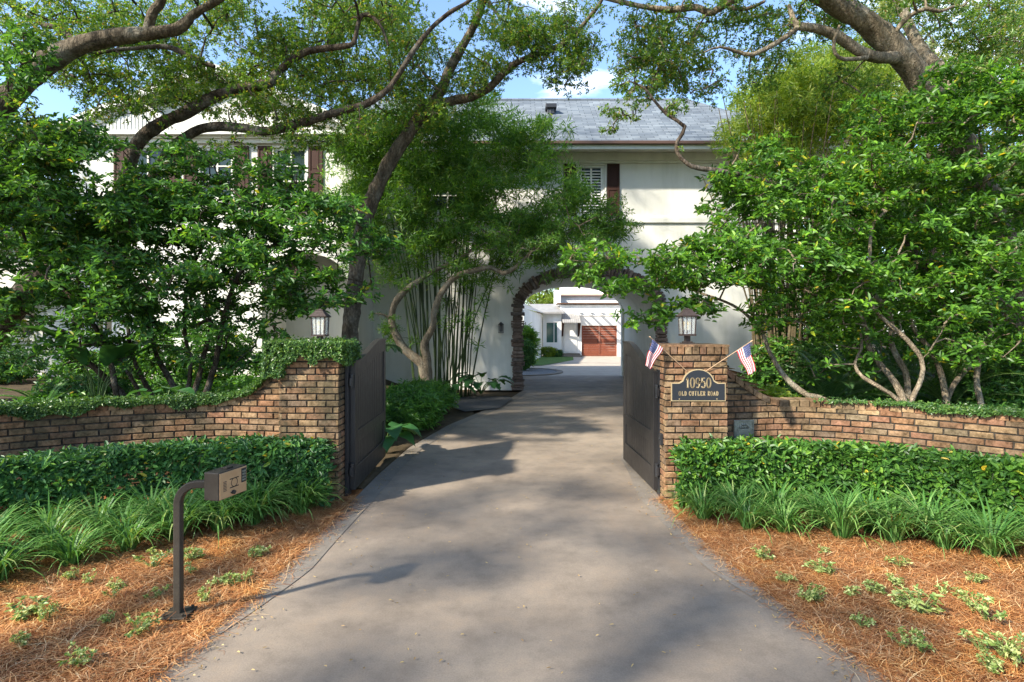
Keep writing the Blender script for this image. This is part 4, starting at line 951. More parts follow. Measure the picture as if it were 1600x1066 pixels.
def flag(A, B, C, D, pole0, pole1, label, wave, ph):
    """A tip side hoist, B lower hoist, C fly below B, D fly below A"""
    r_ = empty('stick_flag', tuple(pole0), label, 'flag', 'small flags stuck beside the address plaque')
    mb = MB(); mb.tube([pole0, pole1], .0042, 8); e = (pole1 - pole0).normalized()
    mb.tube([pole1, pole1 + e * .012, pole1 + e * .03], [.006, .010, .002], 8); mb.build('pole', M['flag_wood'], r_)
    nu, nv = 26, 13; 
    def q(u, v_):
        a = A.lerp(D, u); b_ = B.lerp(C, u); p = b_.lerp(a, v_)
        p = p + Vector((0, -1, 0)) * (wave * math.sin(v_ * 9 + ph + u * 2.0) * (.25 + u)) + Vector((1, 0, 0)) * (.006 * math.sin(u * 8 + ph)); return p
    v = [q(i / nu, j / nv) for i in range(nu + 1) for j in range(nv + 1)]
    f = [[i * (nv + 1) + j, (i + 1) * (nv + 1) + j, (i + 1) * (nv + 1) + j + 1, i * (nv + 1) + j + 1] for i in range(nu) for j in range(nv)]
    o = np_obj('cloth', np.array([tuple(p) for p in v]), f, M['flag'], r_, smooth=True)
    uv = o.data.uv_layers.new(name='UVMap'); 
    vi = np.zeros(len(o.data.loops), dtype=np.int32); o.data.loops.foreach_get('vertex_index', vi)
    uvs = np.stack([(vi // (nv + 1)) / nu, (vi % (nv + 1)) / nv], 1).astype(np.float32); uv.data.foreach_set('uv', uvs.ravel())
    so_ = o.modifiers.new('solid', 'SOLIDIFY'); so_.thickness = .0012
    mb = MB()
    for row in range(9):
        for k in range(6 if row % 2 == 0 else 5):
            u = .42 * ((k + .5) / 6 if row % 2 == 0 else (k + 1) / 6); v_ = 6 / 13 + 7 / 13 * (row + .7) / 9.4; p = q(u, v_); du = (q(u + .01, v_) - p).normalized(); dv = (q(u, v_ + .01) - p).normalized(); n_ = du.cross(dv)
            for s in (-.0016, .0016):
                mb.face([p + n_ * s + (du * math.cos(a) + dv * math.sin(a)) * (.0042 if i % 2 == 0 else .0017) for i, a in enumerate(np.linspace(0, 2 * math.pi, 11)[:-1])])
    mb.build('star_field', M['star'], o if False else r_)
d_ = 6.40
flag(P(1019, 530, d_), P(1037, 545, d_), P(1015, 577, d_ - .03), P(1008, 571, d_ - .05), P(1073, 580, 6.47), P(1017, 528, d_), 'small stars and stripes flag drooping over the gate, left of the plaque', .012, 0)
flag(P(1171, 536, d_), P(1150, 549, d_), P(1170, 587, d_ - .03), P(1181, 580, d_ - .05), P(1103, 580, 6.47), P(1173, 534, d_), 'small stars and stripes flag drooping above the swooping wall, right of the plaque', .010, 1.7)

# ---------------------------------------------------------------- mail slot plate in the wall
i0 = int(np.argmin(np.abs(pR[:, 0] - 2.77))); mc = pR[i0]; tt = pR[i0 + 3] - pR[i0 - 3]; tt /= np.linalg.norm(tt); ux = Vector((tt[0], tt[1], 0)); nn_ = Vector((tt[1], -tt[0], 0))
ms = empty('mail_slot', (mc[0], mc[1], .60), 'square weathered metal mail slot plate set in the brick wall right of the plaque pillar', 'mail slot')
o3 = Vector((mc[0], mc[1], 0)); mb = MB()
mb.obox(o3, ux, nn_, -.128, .128, 0, .022, .60, .875); mb.build('plate', M['pewter'], ms, bevel=.004)
mb = MB()
for a0, a1, z0, z1 in ((-.12, .12, .858, .868), (-.12, .12, .607, .617), (-.12, -.11, .617, .858), (.11, .12, .617, .858)): mb.obox(o3, ux, nn_, a0, a1, .0225, .028, z0, z1)
mb.build('rim', M['pewter'], ms)
mb = MB(); mb.obox(o3, ux, nn_, -.055, .055, .0225, .026, .775, .787); mb.build('slot', M['dark'], ms)
mb = MB()
for a in np.linspace(.1, math.pi - .1, 7): mb.tube([o3 + ux * (.052 * math.cos(a)) + nn_ * .022 + Vector((0, 0, .79 + .035 * math.sin(a))), o3 + ux * (.058 * math.cos(a)) + nn_ * .034 + Vector((0, 0, .795 + .035 * math.sin(a)))], [.016, .009], 8)
mb.build('shell_ornament', M['pewter'], ms)

# ---------------------------------------------------------------- keypad call station
bx, by = -2.235, 3.86
ic = empty('call_station', (bx, by, 0), 'bronze gooseneck gate call station with copper keypad face standing in the left mulch bed', 'call box')
hs = .0245; zt_ = .885
mb = MB(); sec = []
pathp = [Vector((bx, by, .05)), Vector((bx, by, zt_ - .10))] + [Vector((bx + .13 - .13 * math.cos(a), by, zt_ - .10 + .13 * math.sin(a))) for a in np.linspace(.2, math.pi / 2, 7)] + [Vector((bx + .245, by, zt_ + .03))]
tan_ = []
for i, p in enumerate(pathp):
    a = pathp[min(i + 1, len(pathp) - 1)] - pathp[max(i - 1, 0)]; a.normalize(); nrm = Vector((-a.z, 0, a.x)); sec.append([p + nrm * s * hs + Vector((0, t_ * hs, 0)) for s, t_ in ((-1, -1), (1, -1), (1, 1), (-1, 1))])
n0 = len(mb.v); 
for s in sec: mb.v += [tuple(k) for k in s]
for i in range(len(sec) - 1):
    for k in range(4): mb.f.append((n0 + i * 4 + k, n0 + i * 4 + (k + 1) % 4, n0 + i * 4 + 4 + (k + 1) % 4, n0 + i * 4 + 4 + k)); mb.m.append(0)
mb.build('gooseneck_post', M['bronze'], ic, bevel=.007)
mb = MB(); mb.box(bx - .085, bx + .085, by - .085, by + .085, .045, .058)
for sx in (-1, 1):
    for sy in (-1, 1): mb.tube([(bx + sx * .062, by + sy * .062, .058), (bx + sx * .062, by + sy * .062, .075)], .010, 6)
mb.build('base_plate', M['bronze'], ic, bevel=.003)
tv = Vector((.25, .968, 0)); nv_ = Vector((.968, -.25, 0)); bc = Vector((bx + .250, by + .03, 0)); zb0, zb1 = .832, 1.015
mb = MB(); mb.obox(bc, tv, nv_, -.125, .135, 0, .115, zb0, zb1); box_ = mb.build('housing', M['bronze'], ic, bevel=.006)
mb = MB(); mb.obox(bc, tv, nv_, -.120, .130, .116, .120, zb0 + .006, zb1 - .006); fp = mb.build('face_panel', M['copper_face'], ic, bevel=.002)
mb = MB()
for r_i in range(7):
    for c_i in range(3): mb.obox(bc, tv, nv_, -.088 + c_i * .010, -.082 + c_i * .010, .1202, .1215, .885 + r_i * .010, .890 + r_i * .010)
mb.build('speaker_grille', M['dark'], ic)
mb = MB()
for k in range(20):
    a0, a1 = 2 * math.pi * k / 20, 2 * math.pi * (k + 1) / 20; q = lambda r, a: bc + tv * (.012 + r * math.cos(a)) + nv_ * .1206 + Vector((0, 0, .925 + r * math.sin(a)))
    mb.face([q(.026, a0), q(.031, a0), q(.031, a1), q(.026, a1)])
mb.obox(bc, tv, nv_, -.030, .050, .1202, .1225, .950, .956); mb.obox(bc, tv, nv_, -.030, .050, .1202, .1225, .893, .899); mb.build('emblem', M['bronze'], ic)
mb = MB(); mb.tube([bc + tv * .0 + nv_ * .120 + Vector((0, 0, .862)), bc + nv_ * .132 + Vector((0, 0, .862))], .014, 14); mb.obox(bc, tv, nv_, -.022, .022, .120, .128, .858, .866); mb.build('key_lock', M['black'], ic)
mb = MB()
for r_i in range(4):
    for c_i in range(2): mb.obox(bc, tv, nv_, .084 + c_i * .018, .097 + c_i * .018, .1202, .126, .915 + r_i * .019, .929 + r_i * .019)
mb.build('keypad', M['pewter'], ic, bevel=.002)
mb = MB(); mb.obox(bc, tv, nv_, .078, .125, .1202, .1212, .905, 1.0); mb.build('keypad_plate', M['plaque'], ic)
mb = MB(); mb.obox(bc, tv, nv_, -.02, .04, .04, .09, zb1 + .001, zb1 + .012); mb.build('top_latch', M['bronze'], ic, bevel=.003)
# ================================================================ vegetation
UP = np.array([0, 0, 1.])
def limb(pts, wob=0.006, step=.12, slim=1.0):
    """pts rows (px, py, d, r)"""
    return smooth_path([(*P(a, b_, c), r * slim) for a, b_, c, r in pts], step, wob)
def pads_px(specs, jitter=1.0):
    """ellipses in the view (cx, cy, rx, ry, d0, d1, n, pad radius) turned into real pad centres"""
    out = []
    for cx, cy, rx_, ry_, d0, d1, n, r in specs:
        for _ in range(n):
            a = R.uniform(0, 6.283); q = math.sqrt(R.random()); d = R.uniform(d0, d1)
            p = P(cx + rx_ * q * math.cos(a), cy + ry_ * q * math.sin(a), d); out.append((p.x, p.y, p.z, r * R.uniform(.75, 1.25)))
    return np.array(out)
def grow(cl, skel, pads, r0=.016, r1=.005, sides=5, maxd=3.5):
    """branches joining every pad to the nearest wood"""
    sk = np.vstack([s[:, :3] for s in skel]); todo = pads.copy()
    dist = np.array([np.min(np.linalg.norm(sk - p[:3], axis=1)) for p in todo]); order = np.argsort(dist)
    ends = []
    for i in order:
        p = todo[i]; dd = np.linalg.norm(sk - p[:3], axis=1) + .25 * np.maximum(0, sk[:, 2] - p[2]); j = int(np.argmin(dd)); a = sk[j]; l = np.linalg.norm(p[:3] - a)
        if l < .12: continue
        n = max(4, int(l / .22)); t_ = np.linspace(0, 1, n)[:, None]
        side = unit(rng.normal(size=3)) * l * .10; q = a + (p[:3] - a) * t_ + side * np.sin(np.pi * t_) + UP * l * .10 * np.sin(np.pi * t_) + rng.normal(0, .018, (n, 3)) * np.minimum(t_ * 4, 1)
        rr = np.linspace(min(.045, r0 * (1 + l * .5)), r1, n); v, f = tube_np(q, rr, sides); cl.add(v, f)
        sk = np.vstack([sk, q[1:]])
def twigs(cl, pads, n, r=.0035, flat=.6):
    for p in pads:
        e = p[:3] + in_ball(n, p[3], p[3], p[3] * flat, .6)
        for q in e:
            m_ = (p[:3] + q) / 2 + rng.normal(0, .04, 3); v, f = tube_np([p[:3], m_, q], [r, r * .8, r * .4], 3); cl.add(v, f, 1)
def pad_leaves(pads, n_ros, k, Ln, W, flat=.6, kind=6, up=.9, out=.8, spread=1., shell=.15, droop=.18, jit=.35):
    c, ax = [], []
    for p in pads:
        n = max(3, int(n_ros * (p[3] / .45) ** 2 * rng.uniform(.7, 1.3))); o = in_ball(n, p[3], p[3], p[3] * flat, shell)
        c.append(p[:3] + o); ax.append(unit(o) * out + UP * up + rng.normal(0, .45, (n, 3)))
    return rosettes(np.vstack(c), np.vstack(ax), k, Ln, W, spread, kind, jit, droop)
def plant(name, label, cat, limbs, pads, wood, leafm, leafkw, tw=0, group=None, base=None, rough=.05, sides=10, growkw={}, trunk_name='trunk'):
    b0 = limbs[0][0, :3] if base is None else base
    root = empty(name, tuple(b0), label, cat, group); cl = Cloud()
    for l in limbs: v, f = tube_np(l[:, :3], l[:, 3], sides, rough); cl.add(v, f)
    if len(pads):
        grow(cl, limbs, pads, **growkw)
        if tw: twigs(cl, pads, tw, flat=leafkw.get('flat', .6))
    cl.build(trunk_name, [wood, M['twig']], root, smooth=True)
    if len(pads): v, f = pad_leaves(pads, **leafkw); np_obj('crown', v, f, leafm, root)
    return root

# ---- the live oaks
OAK = dict(n_ros=48, k=6, Ln=.068, W=.030, flat=.55, kind=4, up=.15, out=.6, shell=.1, spread=1.)
A1 = limb([(548, 600, 13, .30), (546, 540, 13, .26), (550, 480, 13, .25), (556, 430, 13, .24), (563, 375, 13, .24), (574, 328, 13, .235), (592, 288, 13, .22), (613, 247, 13, .21), (640, 207, 13, .20), (663, 174, 13, .185), (685, 150, 13, .155), (702, 110, 12.9, .15), (722, 74, 12.8, .13), (740, 42, 12.7, .12), (753, 10, 12.6, .11), (760, -40, 12.4, .10), (800, -160, 12, .07)], .002, slim=.74)
A2 = limb([(672, 164, 13, .11), (705, 158, 12.9, .10), (735, 152, 12.8, .095), (762, 140, 12.7, .088), (782, 121, 12.6, .08), (802, 102, 12.5, .07), (832, 88, 12.3, .062), (868, 76, 12.1, .055), (902, 48, 12, .045), (936, 6, 11.9, .035), (955, -40, 11.7, .02)], .004)
A3 = limb([(757, -5, 12.6, .05), (770, 12, 12.4, .035), (785, 30, 12.3, .025), (812, 40, 12.2, .015)])
A4 = limb([(690, 143, 13, .05), (675, 128, 13.3, .04), (655, 105, 13.5, .03), (640, 60, 13.6, .02)])
padsA = pads_px([(570, 60, 110, 70, 11.5, 14.5, 62, .48), (680, 110, 90, 70, 12, 14.5, 44, .46), (610, 160, 90, 50, 12, 14.5, 34, .42), (790, 45, 70, 45, 11.5, 13.5, 30, .42), (870, 75, 62, 40, 11.5, 13, 36, .38), (905, 45, 35, 60, 11.5, 12.6, 18, .34),
                 (885, 120, 35, 28, 11.8, 12.8, 12, .26), (765, 120, 35, 35, 12, 13, 14, .34), (700, -120, 220, 90, 9, 15, 45, .6)])
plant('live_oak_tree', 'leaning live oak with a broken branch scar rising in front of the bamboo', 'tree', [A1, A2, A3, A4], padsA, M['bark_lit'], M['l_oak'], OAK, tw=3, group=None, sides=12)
# the broken branch scar
c = Cloud(); sc_ = smooth_path([(*P(572, 338, 12.78), .13), (*P(566, 345, 12.6), .12), (*P(563, 350, 12.52), .09)], .03); v, f = tube_np(sc_[:, :3], sc_[:, 3], 12, .08); c.add(v, f)
v, f = tube_np([tuple(P(563, 350, 12.52)), tuple(P(562.6, 351, 12.53))], [.085, .001], 12, .1); c.add(v, f, 1)
c.build('branch_scar', [M['bark_lit'], M['brown_wood']], [o for o in col.objects if o.name == 'live_oak_tree'][0])

B0 = limb([(-130, 720, 11.2, .30), (-70, 600, 11.2, .27), (30, 470, 11, .24), (110, 400, 10.8, .22), (180, 350, 10.7, .19)], .002)
B1 = limb([(175, 360, 10.7, .17), (192, 290, 10.6, .15), (213, 226, 10.5, .135), (248, 196, 10.4, .13), (290, 176, 10.3, .125), (330, 152, 10.3, .115), (375, 138, 10.2, .105), (418, 131, 10.2, .10), (428, 118, 10.2, .085), (450, 98, 10.2, .075), (482, 79, 10.2, .068), (538, 72, 10.2, .06), (553, 66, 10.2, .05), (558, 42, 10.2, .045), (566, 24, 10.2, .042), (582, 26, 10.2, .04), (597, 45, 10.2, .032), (607, 72, 10.2, .02)], .002, slim=.84)
B2 = limb([(180, 350, 10.7, .13), (215, 310, 10.6, .12), (262, 240, 10.5, .105), (285, 217, 10.4, .10), (312, 201, 10.4, .10), (352, 197, 10.3, .095), (420, 204, 10.3, .095), (470, 192, 10.3, .09), (520, 177, 10.3, .082), (568, 164, 10.3, .07), (602, 143, 10.3, .06), (622, 118, 10.3, .055), (643, 84, 10.3, .052), (668, 50, 10.3, .048), (700, 22, 10.3, .042), (736, 0, 10.3, .035), (790, -50, 10.3, .02)], .002, slim=.84)
B3 = limb([(335, 104, 10, .035), (300, 90, 10, .04), (268, 74, 10, .045), (238, 72, 9.9, .035), (195, 76, 9.8, .03), (150, 84, 9.7, .03)])
B4 = limb([(120, 70, 9.3, .05), (95, 45, 9.6, .045), (62, 36, 9.8, .035), (30, 20, 10, .02)])
padsB = pads_px([(110, 50, 130, 60, 9.5, 12.5, 46, .42), (330, 50, 190, 65, 10, 13, 72, .42), (460, 120, 120, 60, 10, 13, 44, .38), (320, 140, 100, 36, 10, 12, 32, .36), (480, 195, 110, 26, 9.8, 11, 30, .32), (540, 25, 90, 40, 10, 12.5, 26, .42), (420, 232, 130, 14, 9.8, 10.6, 12, .24), (250, 130, 110, 36, 9.8, 11.5, 26, .32), (150, 120, 60, 30, 9.6, 11, 14, .30), (195, 165, 70, 36, 9.4, 10.6, 22, .26), (440, 165, 90, 26, 9.8, 11, 16, .28),
                 (150, -130, 260, 100, 8, 13, 20, .6), (450, -120, 200, 90, 8, 13, 26, .6)])
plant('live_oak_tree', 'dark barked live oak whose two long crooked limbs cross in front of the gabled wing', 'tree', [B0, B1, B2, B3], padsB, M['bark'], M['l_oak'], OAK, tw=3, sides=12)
C0 = limb([(-420, 700, 8.6, .40), (-330, 520, 8.6, .36), (-200, 380, 8.7, .30), (-60, 232, 8.8, .24), (0, 168, 8.9, .215), (38, 128, 9, .205), (82, 92, 9, .19), (130, 70, 9, .165), (190, 57, 9, .14), (240, 52, 9, .12), (276, 46, 9, .095), (292, 34, 9, .085), (298, 26, 9, .08), (315, 14, 9, .07), (345, -2, 9, .055), (400, -50, 9, .03)], .002, slim=.84)
C1 = limb([(230, 50, 9, .085), (236, 34, 9, .075), (243, 18, 9, .068), (255, 0, 9, .06), (262, -50, 8.8, .04)])
C2 = limb([(-200, 380, 8.7, .2), (-240, 200, 7.5, .17), (-300, 0, 6, .13), (-250, -300, 5, .08)], .003)
padsC = pads_px([(60, 200, 70, 50, 8.4, 9.4, 14, .34), (-120, 60, 110, 160, 7, 10, 18, .5), (60, -80, 200, 60, 7, 9.5, 16, .5), (300, -90, 160, 60, 7.5, 9.5, 26, .5)])
plant('live_oak_tree', 'thick grey limbed live oak reaching into the upper left corner from outside the frame', 'tree', [C0, C1, C2, B4], padsC, M['bark_lit'], M['l_oak'], OAK, tw=3, sides=12)
D0 = limb([(1640, 660, 10.8, .34), (1590, 480, 10.8, .32), (1530, 290, 10.7, .30), (1478, 185, 10.6, .28), (1440, 128, 10.5, .265), (1405, 82, 10.4, .25), (1358, 40, 10.3, .235), (1310, 8, 10.2, .22), (1262, -22, 10, .20), (1150, -100, 9.5, .14), (1000, -180, 9, .08)], .002, slim=.84)
D1 = limb([(1402, 90, 10.3, .12), (1370, 90, 10.2, .115), (1340, 78, 10.1, .11), (1310, 58, 10, .10), (1275, 44, 9.9, .09), (1250, 41, 9.9, .085), (1240, 34, 9.9, .065), (1237, 22, 9.9, .05), (1232, 8, 9.9, .03)], .002, slim=.84)
D2 = limb([(1250, 41, 9.9, .05), (1222, 62, 9.8, .045), (1203, 74, 9.8, .04), (1176, 87, 9.8, .033), (1150, 83, 9.8, .028), (1125, 74, 9.7, .022), (1100, 82, 9.7, .012)])
D3 = limb([(1355, 90, 10.1, .04), (1320, 92, 9.9, .035), (1305, 82, 9.8, .03), (1303, 62, 9.8, .026), (1312, 40, 9.8, .024)])
D4 = limb([(1400, 50, 10.2, .045), (1418, 28, 10.1, .04), (1448, 14, 10, .035), (1468, 18, 10, .03), (1490, 10, 10, .02)])
D5 = limb([(1500, 222, 10.8, .2), (1475, 125, 11.2, .20), (1440, 85, 11.6, .17), (1420, 40, 12, .12), (1380, -60, 12, .08)], .002, slim=.84)
D6 = limb([(1262, -22, 10, .09), (1210, -15, 10.2, .08), (1160, -8, 10.4, .075), (1128, 10, 10.5, .07), (1110, 20, 10.6, .065), (1088, 11, 10.7, .06), (1048, 15, 10.8, .055), (1000, 9, 10.9, .048), (950, -2, 11, .04), (900, -12, 11, .02)], .002)
D7 = limb([(1135, 10, 10.5, .04), (1165, 15, 10.4, .035), (1195, 2, 10.3, .025)])
D8 = limb([(1105, 20, 10.6, .018), (1090, 45, 10.6, .014), (1078, 68, 10.6, .010), (1072, 95, 10.6, .006)])
padsD = pads_px([(1040, 70, 70, 50, 10, 11.8, 36, .34), (1020, 110, 55, 35, 10, 11.4, 22, .30), (1010, 40, 40, 40, 10.2, 11.5, 14, .32), (1080, 130, 70, 30, 10.2, 11.5, 16, .30), (1150, 45, 60, 35, 10.4, 12, 20, .34), (1230, 40, 40, 35, 10, 12, 10, .36), (1300, 20, 60, 30, 10, 12, 14, .36), (1480, 60, 130, 60, 11, 13, 34, .45), (1330, 140, 60, 30, 10.5, 12, 12, .34),
                 (1100, -100, 260, 80, 8, 12, 55, .55), (1450, -90, 200, 70, 8, 12, 30, .6), (1180, 110, 60, 30, 11, 12.5, 12, .34)])
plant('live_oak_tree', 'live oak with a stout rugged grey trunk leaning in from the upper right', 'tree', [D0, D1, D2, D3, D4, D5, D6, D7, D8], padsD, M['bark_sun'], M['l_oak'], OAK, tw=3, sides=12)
# unseen oak added behind the camera, left, to dapple the drive
E0 = smooth_path([(-9.5, -5.5, 0, .45), (-9.2, -5.2, 2, .38), (-8.6, -4.5, 4, .32), (-7.4, -3.0, 6, .2), (-6.0, -1.5, 7.2, .1)], .2, .003)
E1 = smooth_path([(-8.6, -4.5, 4, .25), (-9, -2.0, 5.6, .18), (-8.6, 1.0, 6.4, .1)], .2); E2 = smooth_path([(-8.9, -4.8, 3.4, .25), (-6.5, -5.5, 5.5, .16), (-3, -6, 6.8, .08)], .2)
pe = []
for cx, cy, cz, rx_, ry_, rz_, n in ((-8.6, .6, 7.0, 2.2, 1.8, .9, 17), (-6.3, -1.6, 7.6, 2.2, 1.6, .9, 13), (-3.4, -4.6, 7.4, 2.0, 1.5, .9, 9), (-9.5, -3.8, 7.6, 2, 2, 1, 14), (-5.2, 2.4, 8.0, 1.6, 1.3, .6, 12), (-2.6, -1.2, 8.4, 1.6, 1.3, .6, 10)):
    q = in_ball(n, rx_, ry_, rz_); 
    for k in q: pe.append((cx + k[0], cy + k[1], cz + k[2], R.uniform(.4, .65)))
pads_E = np.array(pe)
plant('live_oak_tree', 'unseen live oak added behind the camera to dapple the drive with shade', 'tree', [E0, E1, E2], pads_E, M['bark'], M['l_oak'], dict(OAK, n_ros=46, Ln=.085, W=.042), tw=0)
# a drooping bare branch hanging before the eave
V0 = limb([(1400, 345, 9.6, .05), (1250, 300, 9.4, .045), (1150, 272, 9.3, .042), (1092, 263, 9.2, .038), (1074, 256, 9.2, .036), (1058, 238, 9.2, .033), (1059, 220, 9.2, .03), (1070, 198, 9.2, .03), (1042, 179, 9.2, .026), (1021, 156, 9.2, .022), (1006, 137, 9.2, .018), (984, 127, 9.2, .01)], .0)
padsV = pads_px([(975, 165, 26, 40, 9, 9.5, 9, .16), (1000, 130, 24, 22, 9, 9.5, 7, .16), (1045, 165, 20, 18, 9, 9.4, 5, .14), (960, 200, 14, 14, 9, 9.4, 3, .12), (1055, 235, 10, 10, 9.1, 9.3, 1, .08)])

# ---- big glossy shrubs behind the walls
SH = dict(n_ros=26, k=6, Ln=.110, W=.047, flat=.34, kind=6, up=1.2, out=.8, shell=.1)
def L_(pts, d, r0, r1, w_=.004):
    pts = [(pts[0][0] + (pts[0][0] - pts[1][0]) * .5, pts[0][1] + 40)] + pts; n = len(pts); return limb([(a, b_, d + (i * .12 if i else 0), r0 + (r1 - r0) * i / (n - 1)) for i, (a, b_) in enumerate(pts)], w_)
LS = [L_([(196, 625), (175, 598), (150, 575), (122, 545), (118, 500), (127, 455), (118, 400), (140, 350), (160, 300)], 9.6, .065, .02), L_([(243, 625), (215, 570), (203, 520), (205, 470), (232, 400), (240, 330)], 9.7, .045, .015),
      L_([(283, 625), (265, 590), (248, 560), (236, 520), (212, 450), (190, 390), (200, 300)], 9.9, .06, .018), L_([(290, 625), (297, 580), (288, 500), (300, 420), (340, 350)], 9.7, .05, .015),
      L_([(300, 625), (318, 560), (330, 500), (300, 510), (320, 480), (350, 470), (382, 452)], 9.3, .05, .02), L_([(318, 625), (338, 565), (352, 500), (375, 430), (415, 392), (452, 372), (500, 368), (545, 378), (585, 395)], 9.1, .055, .012),
      L_([(182, 618), (170, 560), (140, 500), (80, 430), (40, 380), (20, 300), (40, 200)], 9.2, .05, .015), L_([(225, 625), (190, 570), (160, 540), (60, 500), (-40, 440)], 9.2, .04, .012)]
padsL = pads_px([(120, 400, 170, 100, 8.4, 10.8, 95, .36), (300, 375, 190, 80, 8.3, 10.6, 100, .35), (470, 345, 105, 40, 8.2, 9.6, 46, .28), (330, 300, 140, 40, 8.6, 10.2, 40, .30), (75, 225, 75, 40, 8, 9, 26, .34), (30, 100, 35, 50, 7.6, 8.8, 12, .30), (170, 320, 140, 50, 8.4, 10.5, 46, .34), (575, 385, 55, 22, 8.2, 9.2, 18, .22),
                 (300, 480, 180, 45, 8.6, 10.8, 66, .28), (110, 500, 150, 50, 8.6, 10.8, 48, .28), (470, 455, 70, 40, 8.4, 9.8, 26, .24), (-80, 330, 90, 180, 8, 10, 50, .42), (380, 545, 90, 32, 8.6, 10.4, 20, .24), (200, 560, 200, 34, 9, 11, 26, .22), (30, 300, 60, 60, 8, 9.5, 24, .36), (245, 245, 80, 28, 8.6, 9.6, 16, .24), (340, 262, 130, 24, 8.8, 9.8, 22, .22), (420, 285, 80, 20, 8.8, 9.6, 9, .20), (545, 440, 40, 40, 8.8, 9.6, 12, .20), (470, 415, 70, 36, 8.6, 9.8, 22, .24)])
plant('multi_stem_shrub', 'large multi stemmed dark green shrub behind the left brick wall', 'shrub', LS, padsL, M['bark_dark'], M['l_shrubL'], SH, tw=3, base=P(250, 625, 9.5), sides=8, growkw=dict(r0=.014, r1=.004))
RS = [L_([(1290, 626), (1262, 618), (1240, 603), (1222, 585), (1207, 560), (1200, 545), (1190, 520), (1172, 498), (1145, 478), (1100, 460), (1050, 440)], 8.5, .052, .018, .003), L_([(1412, 626), (1400, 600), (1380, 575), (1358, 545), (1350, 505), (1330, 480), (1290, 468), (1262, 455)], 8.7, .06, .02),
      L_([(1478, 624), (1470, 585), (1455, 550), (1425, 510), (1420, 470), (1435, 400), (1430, 330)], 8.9, .055, .018), L_([(1405, 626), (1365, 600), (1348, 590), (1335, 570), (1346, 545), (1345, 520)], 8.4, .035, .018),
      L_([(1532, 630), (1525, 590), (1538, 540), (1570, 500), (1600, 470), (1640, 420)], 8.6, .05, .02), L_([(1480, 624), (1500, 590), (1540, 550), (1550, 480), (1520, 400), (1540, 320), (1530, 200)], 9, .05, .018),
      L_([(1420, 626), (1415, 580), (1395, 540), (1392, 490), (1340, 430), (1280, 380), (1200, 360), (1130, 375)], 9, .06, .015), L_([(1425, 626), (1440, 560), (1360, 470), (1360, 390), (1365, 350), (1385, 330)], 8.2, .04, .02)]
padsR = pads_px([(1250, 340, 150, 75, 8.2, 10.6, 84, .33), (1130, 415, 110, 45, 7.8, 9.2, 56, .27), (1430, 300, 170, 90, 8.2, 10.8, 112, .36), (1540, 160, 90, 70, 8.2, 10, 52, .36), (1500, 430, 120, 70, 8, 10.4, 66, .34), (1290, 440, 130, 50, 8, 10, 60, .30), (1190, 285, 80, 50, 9, 10.6, 28, .32), (1000, 425, 90, 32, 7.6, 8.8, 34, .22), (930, 400, 50, 22, 7.8, 8.8, 14, .20),
                 (1690, 330, 100, 220, 7.6, 9.8, 60, .42), (1540, 520, 80, 50, 8, 9.8, 28, .28), (1400, 520, 110, 45, 8.4, 10.4, 30, .24), (1230, 500, 70, 30, 8.4, 9.6, 16, .22), (1060, 480, 60, 24, 7.6, 8.6, 16, .20), (1000, 500, 34, 18, 7.6, 8.2, 9, .15), (1100, 395, 70, 24, 8, 9, 16, .24), (1420, 190, 90, 40, 9, 10.4, 28, .34), (1300, 570, 80, 26, 8.8, 9.8, 12, .18), (1180, 230, 50, 30, 9.4, 10.6, 10, .28)])
plant('multi_stem_shrub', 'large multi stemmed bright green shrub with pale bent trunks behind the right brick wall', 'shrub', RS, padsR, M['bark_pale'], M['l_shrubR'], SH, tw=3, base=P(1400, 626, 8.8), sides=8, growkw=dict(r0=.014, r1=.004))
plant('drooping_branch_tree', 'slender tree with one drooping crooked branch hanging in front of the roof eave', 'tree', [np.vstack([smooth_path([(*P(1500, 610, 9.8), .08), (*P(1470, 470, 9.7), .065), (*P(1400, 345, 9.6), .05)], .12)[:-1], V0])], padsV, M['bark'], M['l_oak'], dict(OAK, n_ros=110, Ln=.055), tw=5)

